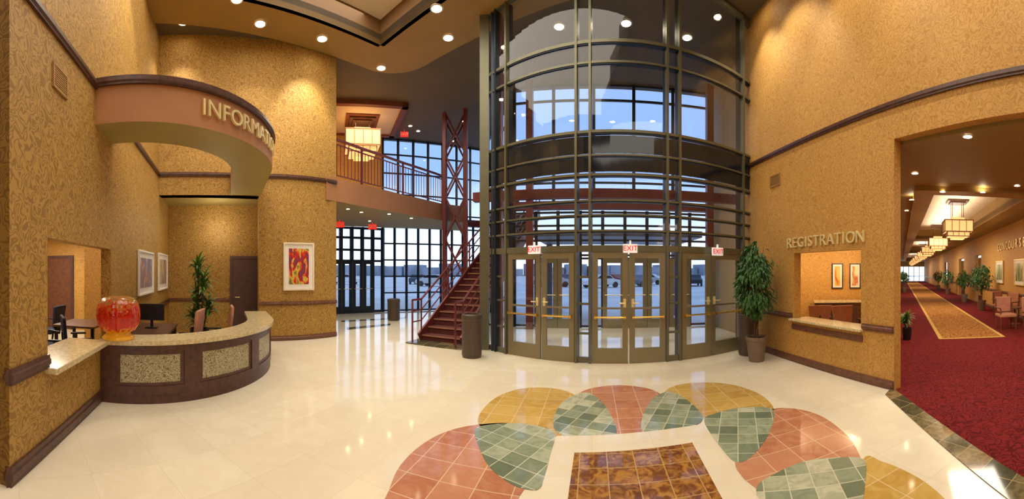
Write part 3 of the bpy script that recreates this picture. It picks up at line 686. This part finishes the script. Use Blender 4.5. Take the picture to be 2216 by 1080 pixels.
def picture(c,z,x,n,w,h,art,frame,lab,mat_=.1,fw=.035):
    e_=thing('framed_picture',(c[0],c[1],z),lab,'picture'); T=frameM((c[0],c[1],z),x,n); b=B(e_.location)
    b.box((0,h/2-fw/2,.02),(w,fw,.04),0,0,T); b.box((0,-h/2+fw/2,.02),(w,fw,.04),0,0,T); b.box((-w/2+fw/2,0,.02),(fw,h-2*fw,.04),0,0,T); b.box((w/2-fw/2,0,.02),(fw,h-2*fw,.04),0,0,T)
    b.obj('picture_frame',frame,parent=e_)
    b=B(e_.location); b.box((0,0,.01),(w-2*fw,h-2*fw,.016),0,0,T); b.obj('mat_board',M['white'],parent=e_)
    b=B(e_.location); b.box((0,0,.02),(w-2*fw-2*mat_,h-2*fw-2*mat_*1.1,.008),0,0,T); b.obj('artwork',art,parent=e_)
nl=(.7071,.7071,0); xl=(-.7071,.7071,0)
a1=artmat('city_view_print',[(60,50,46),(120,90,80),(196,196,200),(170,110,90),(110,140,180)],5,1)
a2=artmat('sunset_print',[(70,60,70),(150,110,90),(208,170,110),(216,190,140),(120,120,140)],4,5)
a3=artmat('red_yellow_abstract_print',[(70,50,80),(120,120,60),(214,180,60),(214,180,90),(206,60,30),(190,30,24),(120,60,90)],7,9)
picture(L(7.15,.01),1.68,xl,nl,1.35,.86,a1,M['white'],'white framed print of a street scene above the counter')
picture(L(9.1,.01),1.70,xl,nl,1.3,.9,a2,M['white'],'white framed print in soft sunset colours')
pm=lerp(CB,WB,.47); cd=Vector((WB[0]-CB[0],WB[1]-CB[1],0)).normalized(); cn=Vector((cd.y,-cd.x,0))
picture((pm[0]+cn.x*.16,pm[1]+cn.y*.16),1.83,cd,cn,.80,1.18,a3,M['cream'],'cream framed abstract print in vivid red, yellow and purple',.1,.04)
rx=Vector((R2[0]-R1[0],R2[1]-R1[1],0)).normalized(); rn=Vector((rx.y,-rx.x,0))
if rn.x>0: rn=-rn
a4=artmat('red_gold_column_print',[(150,40,30),(190,60,40),(206,160,70),(220,190,110)],3,3)
a5=artmat('pale_gold_column_print',[(150,140,60),(210,196,120),(190,90,50),(226,214,160)],3,6)
def on_line(px,p,q):
    a=az(px); d=(sin(a),cos(a)); ex,ey=q[0]-p[0],q[1]-p[1]; det=d[0]*(-ey)+d[1]*ex
    k=(p[0]*(-ey)+p[1]*ex)/det; return (d[0]*k,d[1]*k),k
for px,ar_ in ((1812,a4),(1850,a5)):
    c,k=on_line(px,R1,R2); picture((c[0]+rn.x*.01,c[1]+rn.y*.01),1.58,rx,rn,.31,.70,ar_,M['black'],'narrow black framed abstract print' if px==1812 else 'narrow black framed abstract print in pale gold',.05,.025)
xc=(-.8757,-.4829,0); ncr=(-.4829,.8757,0)
a6=artmat('green_landscape_print',[(60,70,30),(120,120,60),(190,190,130),(90,100,50)],3,12)
for px in (2164,2207):
    D=az(px)-1.0670; dd=4.18/sin(D); u=dd*cos(D); c=U(u,4.18)
    picture(c,1.68,xc,ncr,1.1,.95,a6,M['gold'],'gold framed landscape print on the corridor wall',.1,.04)
def vent(T,w=.34,h=.24):
    o_=T.translation.copy(); vt=thing('wall_vent',o_,'bronze louvred air vent high on the wallpapered wall','vent')
    b=B(o_); b.box((0,h/2-.01,0),(w,.02,.02),0,0,T);b.box((0,-h/2+.01,0),(w,.02,.02),0,0,T);b.box((-w/2,0,0),(.02,h,.02),0,0,T);b.box((w/2,0,0),(.02,h,.02),0,0,T)
    b.obj('vent_frame',M['vent'],parent=vt)
    for k in range(9): b=B(o_); b.box((0,(-.09+k*.0225)*h/.24,-.002),(w-.02,.012,.012),0,0,T); b.obj('louvre',M['vent'],parent=vt)
    b=B(o_); b.box((0,0,-.008),(w-.02,h-.04,.004),0,0,T); b.obj('duct_opening',M['ventin'],parent=vt)
vent(frameM((*L(3.27,.012),3.60),xl,nl),.30,.24)
vent(frameM((*W(5.55,.012),3.55),(-.1256,-.992,0),(-.992,.1256,0)))
def idoor(c,x,n,w,h,m):
    global dn; dn+=1; D=struct('door_%d'%dn,(c[0],c[1],0)); T=frameM((c[0],c[1],0),x,n); O_=(c[0],c[1],0)
    b=B(O_); b.box((0,h/2,.02),(w,h,.05),0,0,T,bev=.005); b.obj('door_leaf',m,parent=D)
    b=B(O_); b.box((-w/2-.04,h/2,.02),(.08,h,.08),0,0,T); b.box((w/2+.04,h/2,.02),(.08,h,.08),0,0,T); b.box((0,h+.04,.02),(w+.16,.08,.08),0,0,T); b.obj('door_frame',M['doorb'],parent=D)
    b=B(O_); b.tube(T@Vector((-w/2+.07,1.0,.04)),T@Vector((-w/2+.07,1.0,.1)),.012,8); b.tube(T@Vector((-w/2+.07,1.0,.1)),T@Vector((-w/2+.19,1.0,.1)),.012,8); b.obj('handle',M['gold'],parent=D)
idoor(L(10.08,2.16),(.7071,.7071,0),(.7071,-.7071,0),.72,2.05,M['doorb'])
idoor(L(9.83,-3.3),(.7071,.7071,0),(.7071,-.7071,0),.95,2.1,M['woodm'])
# ------------------------------------------------------------ plants
def ficus(name,loc,h,rad,lab,nleaf,pot_r,pot_h,leafm,trunk_h=None,ls=.09,seed=1,group=None):
    rnd=random.Random(seed); e_=thing(name,loc,lab,'plant',group=group)
    b=B(); b.lathe([(0,0),(pot_r*.72,0),(pot_r*.98,pot_h*.85),(pot_r*1.05,pot_h*.86),(pot_r*1.05,pot_h),(pot_r*.92,pot_h),(pot_r*.9,pot_h*.9),(0,pot_h*.9)],(0,0,0),28); b.obj('pot',M['pot'],parent=e_,smooth=False)
    b=B(); b.lathe([(0,pot_h*.92),(pot_r*.9,pot_h*.92)],(0,0,0),20); b.obj('soil',M['soil'],parent=e_)
    th=trunk_h or pot_h+.5*(h-pot_h); b=B()
    for k in range(3):
        a=2*pi*k/3; p=Vector((cos(a)*.03,sin(a)*.03,pot_h*.9))
        for s_ in range(5):
            q=Vector((cos(a+s_*.9)*.035,sin(a+s_*.9)*.035,pot_h*.9+(th-pot_h*.9)*(s_+1)/5)); b.tube(p,q,.015,6); p=q
    for k in range(16):
        a=rnd.uniform(0,2*pi); zz=rnd.uniform(th*.75,th); r_=rad*rnd.uniform(.4,.85); b.tube((0,0,zz),(cos(a)*r_,sin(a)*r_,zz+rnd.uniform(.1,h-th)),.008,5,r2=.003)
    b.obj('trunk',M['bark'],parent=e_)
    b=B(); zc=(h+th*.72)/2; hz=(h-th*.72)/2
    lobes=[(rnd.uniform(0,2*pi),rnd.uniform(-.9,.9),rnd.uniform(.8,1.1)) for _ in range(30)]
    for k in range(nleaf):
        la,lu,lr=rnd.choice(lobes); a=la+rnd.gauss(0,.35); u=max(-1,min(1,lu+rnd.gauss(0,.2))); rr=rnd.uniform(.35,1)**.6*lr
        w=sqrt(max(0,1-u*u))*(1.05-.25*u); p=Vector((cos(a)*rad*rr*w*.95,sin(a)*rad*rr*w*.95,zc+u*hz*min(rr,1)))
        R=Matrix.Translation(p)@Matrix.Rotation(a+rnd.uniform(-.6,.6),4,'Z')@Matrix.Rotation(rnd.uniform(.3,1.4),4,'Y')@Matrix.Rotation(rnd.uniform(-.5,.5),4,'X')
        s_=ls*rnd.uniform(.7,1.25)
        b.add([(0,0,0),(s_*.45,s_*.2,.012*s_/.09),(s_,0,-.1*s_),(s_*.45,-s_*.2,.012*s_/.09),(s_*.5,0,-.02*s_)],[(0,4,1),(4,2,1),(0,3,4),(4,3,2)],0,R)
    b.obj('foliage',leafm,parent=e_); return e_
fic=ficus('potted_ficus',(*G(1637,781),0),2.28,.40,'tall potted ficus tree with dense green leaves beside the glass doors',3400,.2,.47,M['leafd'],1.15,.11,3)
def dracaena(name,loc,h,lab,seed,heads,ll=.42,pot_r=.17,pot_h=.38,group=None,potm='black',lw_=.02,nl_=46):
    rnd=random.Random(seed); e_=thing(name,loc,lab,'plant',group=group)
    b=B(); b.lathe([(0,0),(pot_r*.75,0),(pot_r,pot_h),(pot_r*.9,pot_h),(pot_r*.88,pot_h*.9),(0,pot_h*.9)],(0,0,0),24); b.obj('pot',M[potm],parent=e_)
    tr=B(); lf=B()
    for (ox,oy,hh) in heads:
        p=Vector((ox*.25,oy*.25,pot_h*.9)); q=Vector((ox,oy,hh)); tr.tube(p,q,.018,7,r2=.012)
        for k in range(nl_):
            a=rnd.uniform(0,2*pi); zz=hh-rnd.uniform(0,.30)*(h/2); tilt=rnd.uniform(-.1,1.3); l_=ll*rnd.uniform(.7,1.1); w=lw_
            base=p.lerp(q,(zz-p.z)/(q.z-p.z)); d=Vector((cos(a),sin(a),0)); side=Vector((-sin(a),cos(a),0))
            ang=tilt; c=base.copy(); ps=[c.copy()]
            for s_ in range(5): c=c+(d*cos(ang)+Vector((0,0,1))*sin(ang))*(l_/5); ang-=.22; ps.append(c.copy())
            ws=[.6,1,1,.8,.5,.05]; vs=[]
            for pp_,w_ in zip(ps,ws): vs+= [pp_+side*w*w_,pp_-side*w*w_]
            lf.add(vs,[(2*i,2*i+1,2*i+3,2*i+2) for i in range(5)])
    tr.obj('stem',M['bark'],parent=e_); lf.obj('foliage',M['leaf'],parent=e_); return e_
c=P(432,7.0); dracaena('potted_dracaena',(c[0],c[1],0),2.0,'tall potted dracaena with strappy green leaves inside the desk',4,[(-.08,.02,1.85),(.18,-.05,1.6),(-.16,.05,1.3),(.16,.12,1.1),(-.05,-.12,.95)],ll=.37,pot_r=.19,pot_h=.62,lw_=.025,nl_=64)
c=U(9.1,.15); dracaena('small_potted_plant',(c[0],c[1],0),.7,'small leafy plant in a black pot on the red carpet',6,[(0,0,.6),(.1,.1,.55),(-.1,.05,.5)],ll=.26,pot_r=.13,pot_h=.3)
ficus('corridor_ficus',(*U(15.6,3.5),0),2.2,.5,'potted ficus tree against the corridor wall',900,.2,.45,M['leafd'],1.1,.14,8,group='corridor plants')
for u,v in ((20,3.5),(27,3.5),(34,3.5),(30,.25),(40,.25)):
    ficus('corridor_ficus',(*U(u,v),0),1.9,.42,'small potted ficus further along the corridor',260,.2,.45,M['leafd'],1.0,.2,int(u*3),group='corridor plants')
# ------------------------------------------------------------ bins
def bin_(loc,r,h,lab):
    e_=thing('trash_can',loc,lab,'trash can',group='lobby bins'); b=B(); b.lathe([(0,0),(r*.94,0),(r*.96,.03),(r,.05),(r,h-.12),(r*1.03,h-.11),(r*1.03,h-.02),(r*.95,h),(r*.75,h),(r*.72,h-.04),(r*.7,h-.2)],(0,0,0),32); b.obj('body',M['can'],parent=e_)
    b=B(); b.lathe([(r*.72,h-.2),(0,h-.2)],(0,0,0),24); b.obj('liner',M['black'],parent=e_)
bin_((*G(1021,772),0),.2,.86,'round brown metal trash can at the foot of the stairs')
bin_((4.52,5.98,0),.2,.84,'round brown metal trash can behind the ficus')
c=P(852,12.8); bin_((c[0],c[1],0),.22,.75,'dark round trash can near the far entrance')
# ------------------------------------------------------------ chairs
def office_chair(loc,rz,fab,lab,group,hb=.5):
    e_=thing('office_chair',loc,lab,'chair',rz,group)
    b=B(); b.box((0,0,.47),(.48,.46,.09),bev=.035); b.obj('seat',fab,parent=e_)
    b=B(); pts=[(-.20,.0),(-.23,.2),(-.26,.42),(-.24,hb),(.24,hb),(.26,.42),(.23,.2),(.20,0)]
    vs=[(x,.24+.05*(z/.5),.55+z) for x,z in pts]+[(x,.29+.05*(z/.5),.55+z) for x,z in pts]; n=len(pts)
    b.add(vs,[list(range(n)),list(range(n,2*n))[::-1]]+[(i,i+n,(i+1)%n+n,(i+1)%n) for i in range(n)]); b.obj('backrest',fab,parent=e_,bevel=.015)
    b=B(); b.beam((0,.0,.43),(0,.29,.43),.06,.02); b.beam((0,.28,.42),(0,.30,.75),.06,.02); b.tube((0,0,.1),(0,0,.44),.03,10)
    for k in range(5):
        a=2*pi*k/5; b.beam((0,0,.11),(cos(a)*.3,sin(a)*.3,.07),.04,.03); ball(b,(cos(a)*.3,sin(a)*.3,.035),.035,0,8,6)
    b.obj('base',M['black'],parent=e_)
    for s_ in (-1,1): b=B(); b.box((s_*.28,.02,.68),(.05,.26,.03),bev=.01); b.beam((s_*.28,.05,.67),(s_*.24,.05,.46),.03,.02); b.obj('armrest',M['black'],parent=e_)
    return e_
c=P(391,5.75); oc=office_chair((c[0],c[1],0),2.2+pi,M['pink'],'rose upholstered desk chair behind the reception desk','reception chairs',.56)
c=P(462,6.3); copy_tree(oc,(c[0],c[1],0),2.4+pi)
bc=None
for (s_,t_,r) in ((4.55,-.72,2.6),(5.3,-1.3,2.0),(5.35,-.62,2.9),(6.75,-2.0,-.8)):
    c=L(s_,t_)
    if bc is None: bc=office_chair((c[0],c[1],0),r,M['navy'],'navy upholstered office chair at the office table','office table chairs',.45)
    else: copy_tree(bc,(c[0],c[1],0),r)
c=L(6.3,-1.0); tb=thing('meeting_table',(c[0],c[1],0),'wooden meeting table in the office','table',-.785); b=B(); b.box((0,0,.73),(.9,.8,.04),0,bev=.01); b.obj('table_top',M['woodm'],parent=tb)
for i in(-1,1):
    for j in(-1,1): b=B(); b.box((i*.4,j*.35,.355),(.05,.05,.71)); b.obj('leg',M['black'],parent=tb)
rc=None
for (px,d,r) in ((1769,8.2,2.5),(1838,7.6,-.4)):
    c=P(px,d)
    if rc is None: rc=office_chair((c[0],c[1],0),r,M['pink'],'rose desk chair inside the registration office','registration chairs',.42)
    else: copy_tree(rc,(c[0],c[1],0),r)
c,k=on_line(1815,(R1[0]+rn.x*.35,R1[1]+rn.y*.35),(R2[0]+rn.x*.35,R2[1]+rn.y*.35))
cb=thing('back_counter',(c[0],c[1],0),'dark wood back counter with a pale top in the registration office','counter'); T=frameM((c[0],c[1],0),rx,rn)
b=B(cb.location); b.box((0,.45,0),(1.3,.86,.5),0,0,T); b.obj('cabinet_body',M['wood'],parent=cb)
b=B(cb.location); b.box((0,.90,.01),(1.36,.04,.56),0,0,T); b.obj('counter_top',M['granite'],parent=cb)
for k in range(3): b=B(cb.location); b.box((-.42+k*.42,.42,.255),(.38,.7,.02),0,0,T,bev=.004); b.obj('cabinet_door',M['wood'],parent=cb)
def side_chair(loc,rz,lab,group):
    e_=thing('armchair',loc,lab,'chair',rz,group)
    b=B(); b.box((0,0,.42),(.52,.5,.1),bev=.03); b.obj('seat',M['pink'],parent=e_)
    b=B(); b.box((0,.24,.72),(.5,.07,.46),bev=.03); b.obj('backrest',M['pink'],parent=e_)
    for i in(-1,1):
        for j in(-1,1):
            b=B(); b.beam((i*.23,j*.21,0),(i*.24,j*.22,.62 if j<0 else .9),.035); b.obj('leg',M['woodm'],parent=e_)
        b=B(); b.box((i*.26,0,.64),(.05,.5,.035),bev=.01); b.obj('armrest',M['woodm'],parent=e_)
    return e_
sc0=None
for (u,v,r) in ((10.3,3.05,-1.0),(10.0,3.8,.6),(12.2,3.75,-2.0),(13.4,3.8,-.5)):
    c=U(u,v)
    if sc0 is None: sc0=side_chair((*c,.005),r,'tan upholstered armchair with wooden frame in the corridor','corridor armchairs')
    else: copy_tree(sc0,(*c,.005),r)
ct=U(11.15,3.6); tt=thing('side_table',(ct[0],ct[1],.005),'small round wooden table between the armchairs','table')
b=B(); b.lathe([(0,.52),(.25,.52),(.26,.54),(.25,.56),(0,.56)],(0,0,0),24); b.obj('table_top',M['woodm'],parent=tt); b=B(); b.lathe([(.18,0),(.18,.02),(.03,.05),(.03,.52)],(0,0,0),16); b.obj('pedestal',M['woodm'],parent=tt)
# ------------------------------------------------------------ chandeliers
def chandelier(loc,zt,lab,group,w=.9,h=.55):
    e_=thing('chandelier',loc,lab,'chandelier',.5,group)
    b=B()
    for i,(ww_,z0,z1) in enumerate(((w*.5,h*.55,h*.75),(w,-h*.1,h*.56),(w*.8,-h*.35,-h*.09),(w*.5,-h*.5,-h*.34))): b.box((0,0,(z0+z1)/2),(ww_-.04,ww_-.04,z1-z0))
    b.obj('lamp_shade',M['shade'],parent=e_)
    b=B()
    for ww_,z0,z1 in ((w,-h*.1,h*.55),(w*.8,-h*.35,-h*.1)):
        k=ww_/2
        for z in (z0,z1):
            for s_ in(-1,1): b.beam((-k,s_*k,z),(k,s_*k,z),.028); b.beam((s_*k,-k,z),(s_*k,k,z),.028)
        for i in range(5):
            t=-k+ww_*i/4
            for s_ in(-1,1): b.beam((t,s_*k,z0),(t,s_*k,z1),.018); b.beam((s_*k,t,z0),(s_*k,t,z1),.018)
    b.obj('metal_frame',M['lframe'],parent=e_)
    for i in(-1,1):
        for j in(-1,1): b=B(); b.tube((i*w*.2,j*w*.2,h*.7),(i*w*.2,j*w*.2,zt-.04),.01,6); b.obj('hanging_rod',M['wood'],parent=e_)
    b=B(); b.box((0,0,zt-.03),(w*.75,w*.75,.06)); b.box((0,0,zt-.08),(w*.55,w*.55,.05)); b.obj('canopy',M['wood'],parent=e_); return e_
ch0=None; cl=[]
for k in range(9):
    u=11.7+6.3*k; c=U(u,1.82)
    if ch0 is None: ch0=chandelier((c[0],c[1],3.02),SB+.45-3.02,'warm glowing square lantern chandelier above the carpet runner','corridor chandeliers')
    else: copy_tree(ch0,(c[0],c[1],3.02),.5)
    cl.append((c[0],c[1],2.35))
c=P(783,13.5); chandelier((c[0],c[1],6.30),CH-6.30-.14,'large warm glowing lantern chandelier above the balcony','balcony chandeliers',1.25,.85); cl.append((c[0],c[1],5.2))
b=B(); T=Matrix.Translation((c[0],c[1],CH-.06))@Matrix.Rotation(.5,4,'Z'); b.box((0,0,0),(2.6,2.6,.08),0,0,T); b.obj('ceiling_medallion',M['cream'],kind='structure')
b=B(); b.box((0,0,-.05),(1.2,1.2,.06),0,0,T); 
for s_ in(-1,1): b.box((0,s_*1.35,0),(2.9,.2,.2),0,0,T); b.box((s_*1.35,0,0),(.2,2.9,.2),0,0,T)
b.obj('trim_medallion',M['redbrown'],kind='structure')
# ------------------------------------------------------------ downlights
dl0=None
def downlight(x,y,z,lab,group,r=.07):
    global dl0
    if dl0 is None:
        dl0=thing('downlight',(x,y,z),lab,'ceiling light',group=group)
        b=B(); b.lathe([(.95,0),(1.25,0),(1.3,-.12),(1.0,-.2),(.95,0)],(0,0,0),20); b.obj('trim_ring',M['lampr'],parent=dl0)
        b=B(); b.lathe([(0,-.12),(.5,-.10),(.95,-.02)],(0,0,0),20); b.obj('lens',M['lamp'],parent=dl0); dl0.scale=(r,)*3; return
    c_=copy_tree(dl0,(x,y,z),0,lab,r); c_['group']=group
spots=[]
for px,py in ((395,62),(563,55),(697,87),(825,150),(970,85),(945,22),(512,2),(1210,72),(1355,65),(1487,95),(1620,2)):
    x,y=P(px,(CH-EYE)*FP/(HZ-py)*.97)
    downlight(x,y,CH-(.125 if inrib(x,y) else .005),'bright recessed spotlight in the high lobby ceiling','lobby spotlights',.11); spots.append((x,y))
for px,py in ((745,226),(905,283),(888,272),(983,305),(1005,262)):
    x,y=P(px,(CH-EYE)*FP/(HZ-py)); downlight(x,y,CH-.005,'small recessed downlight in the upper ceiling','upper ceiling downlights',.07)
bal=[]
for px,py in ((753,452),(782,459),(842,463),(890,472),(800,478)):
    x,y=P(px,(SB-EYE)*FP/(HZ-py)); downlight(x,y,SB-.004,'small recessed downlight under the balcony','balcony downlights',.05); bal.append((x,y))
for px,py in ((2094,294),(1980,374),(1973,422),(2040,404),(2127,405),(2201,401),(1962,455)):
    x,y=P(px,(SB-EYE)*FP/(HZ-py)); downlight(x,y,SB-(.104 if px in(1973,2040,2127) else .004),'small recessed downlight in the corridor ceiling','corridor downlights',.06)
# ------------------------------------------------------------ outside
b=B(); b.prism([(-120,9),(-13,15),FA0,FA1,FB1,V0,V1,(12,12),(60,60),(140,60),(140,200),(-120,200)],-.2,-.06); b.obj('ground',M['asphalt'],kind='structure')
def car(loc,rz,col,i):
    m=mat('car_paint_%d'%i,col,.25,.3,var=.02); e_=thing('car',loc,'parked car seen through the glass doors','car',rz,'parked cars')
    prof=[(-2.2,.35),(-2.2,.8),(-1.9,.95),(-1.3,1.0),(-.7,1.42),(.7,1.42),(1.3,.98),(2.1,.85),(2.25,.6),(2.25,.35)]
    b=B(); n=len(prof); vs=[(x,-.85,z) for x,z in prof]+[(x,.85,z) for x,z in prof]
    b.add(vs,[list(range(n)),list(range(n,2*n))[::-1]]+[(i_,i_+n,(i_+1)%n+n,(i_+1)%n) for i_ in range(n)]); b.obj('body',m,parent=e_,bevel=.06)
    w_=[(-1.1,1.03),(-.65,1.36),(.62,1.36),(1.1,1.02)]
    for s_ in(-1,1): b=B(); b.add([(x,s_*.86,z) for x,z in w_],[(0,1,2,3)]); b.obj('side_window',M['black'],parent=e_)
    for x in(-1.4,1.4):
        for s_ in(-1,1): b=B(); b.tube((x,s_*.72,.33),(x,s_*.9,.33),.33,16); b.obj('wheel',M['black'],parent=e_)
cols=[(180,184,190),(60,66,84),(216,218,222),(120,34,34),(90,98,110),(200,200,196),(40,44,54)]
for i,(px,d) in enumerate(((1195,42),(1215,50),(1300,40),(1325,52),(1385,44),(1405,50),(1500,45),(940,44),(905,52),(745,50))):
    c=P(px,d); car((c[0],c[1],-.06),(i*1.7)%3,cols[i%7],i)
b=B((0,150,0)); 
for i in range(30):
    x=-110+i*8.5; h=2.5+2.5*abs(sin(i*1.7)); b.box((x,150+5*sin(i),h/2),(7.9,10,h))
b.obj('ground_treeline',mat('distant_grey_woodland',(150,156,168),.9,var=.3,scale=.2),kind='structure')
# ------------------------------------------------------------ lights
WC=(1,.90,.74)
def area(x,y,z,sx_,sy_,e,col=WC,rz=0,up=False):
    ld=bpy.data.lights.new('area_light','AREA'); ld.shape='RECTANGLE'; ld.size=sx_; ld.size_y=sy_; ld.energy=e; ld.color=col
    o=bpy.data.objects.new('area_light',ld); COL.objects.link(o); o.location=(x,y,z); o.rotation_euler=(pi if up else 0,0,rz)
def spot(x,y,z,e,tgt,ang=70,blend=.6,col=WC,r=.06):
    ld=bpy.data.lights.new('spot_light','SPOT'); ld.energy=e; ld.spot_size=radians(ang); ld.spot_blend=blend; ld.color=col; ld.shadow_soft_size=r
    o=bpy.data.objects.new('spot_light',ld); COL.objects.link(o); o.location=(x,y,z); o.rotation_euler=(Vector(tgt)-Vector((x,y,z))).to_track_quat('-Z','Y').to_euler()
def point(x,y,z,e,col=(1,.75,.45),r=.15):
    ld=bpy.data.lights.new('point_light','POINT'); ld.energy=e; ld.color=col; ld.shadow_soft_size=r; o=bpy.data.objects.new('point_light',ld); COL.objects.link(o); o.location=(x,y,z)
cc=c1
area(cc.x,cc.y,CH+.45,6,6.8,470,(1,.92,.79),atan2(d1.y,d1.x))  # added soft fill light across the coffer, no fixture modelled
area(.3,-2.6,CH-.1,7.5,4.4,300,(1,.92,.79))  # added unseen fill light under the ceiling behind the camera
for x,y in spots: spot(x,y,CH-.18,185,(x*.95,y*.95,0),90,.8)
w_=L(5.2,1.0); spot(w_[0],w_[1],7.2,190,(*L(5.4,0),5.8),64)
w_=L(3.2,1.0); spot(w_[0],w_[1],7.2,50,(*L(3.2,0),5.2),60)
w_=L(7.8,3.6); spot(w_[0],w_[1],7.2,240,(*L(9.05,3.5),5.0),58)
for y in (5.0,3.2,1.6,0.2): spot(WX(y)-1.3,y,7.2,180,(WX(y),y-.1,5.2),78)
for c in cl: point(c[0],c[1],c[2],30)
for u in (8,16,26,38,52): c=U(u,1.8); area(c[0],c[1],SB-.12,2.5,1.2,140,WC,.504)
for u in (14,27,46): c=U(u,1.8); area(c[0],c[1],SB+.05,1.0,8,80,(1,.88,.68),.504+pi/2,up=True)
area(3.4+1.5,-1.0,SB-.08,2,2,60)
w_=L(9.4,1.4); point(w_[0],w_[1],2.9,26,WC,.08)  # added free-floating light to brighten the alcove, no fixture there
w_=L(6.2,.9); spot(w_[0],w_[1],CH-.2,140,(w_[0],w_[1],0),60,.8)
w_=L(5.6,-1.5); point(w_[0],w_[1],2.4,60,(1,.88,.7),.1)
w_=L(8.2,-2.6); area(w_[0],w_[1],2.62,1.2,.6,60)
for (x,y) in ((6.2,6.4),(7.3,5.3)): point(x,y,2.15,42,(1,.86,.62),.2)
for x,y in bal: spot(x,y,SB-.06,40,(x,y,0),120,.7,r=.1)
c=P(800,12.0); area(c[0],c[1],CH-.3,2,2,130)
for a_ in (-1.8,0,1.8): c=AB(a_,2.2); spot(c[0],c[1],3.34,34,(c[0],c[1],0),120,.7,r=.04)
w=bpy.data.worlds.new('World'); bpy.context.scene.world=w; w.use_nodes=True; n=w.node_tree.nodes; l=w.node_tree.links
bg=n['Background']; tc_=n.new('ShaderNodeTexCoord'); sp_=n.new('ShaderNodeSeparateXYZ'); l.new(tc_.outputs['Generated'],sp_.inputs[0])
cr=n.new('ShaderNodeValToRGB'); e=cr.color_ramp.elements; e[0].position=0.0; e[0].color=lin((240,244,250)); e[1].position=.6; e[1].color=lin((146,166,200))
q=e.new(.1); q.color=lin((212,224,242)); q=e.new(.26); q.color=lin((134,164,210)); l.new(sp_.outputs['Z'],cr.inputs[0]); l.new(cr.outputs[0],bg.inputs[0]); bg.inputs[1].default_value=1.9
cam=bpy.data.cameras.new('camera'); co=bpy.data.objects.new('camera',cam); COL.objects.link(co); co.location=(0,0,EYE); co.rotation_euler=(pi/2,0,0)
cam.type='PANO'; cam.panorama_type='CENTRAL_CYLINDRICAL'
cam.central_cylindrical_range_u_min=-CX/FP; cam.central_cylindrical_range_u_max=(2216-CX)/FP
cam.central_cylindrical_range_v_min=-(1080-HZ)/FP; cam.central_cylindrical_range_v_max=HZ/FP; cam.central_cylindrical_radius=1
cam.clip_end=500
bpy.context.scene.camera=co
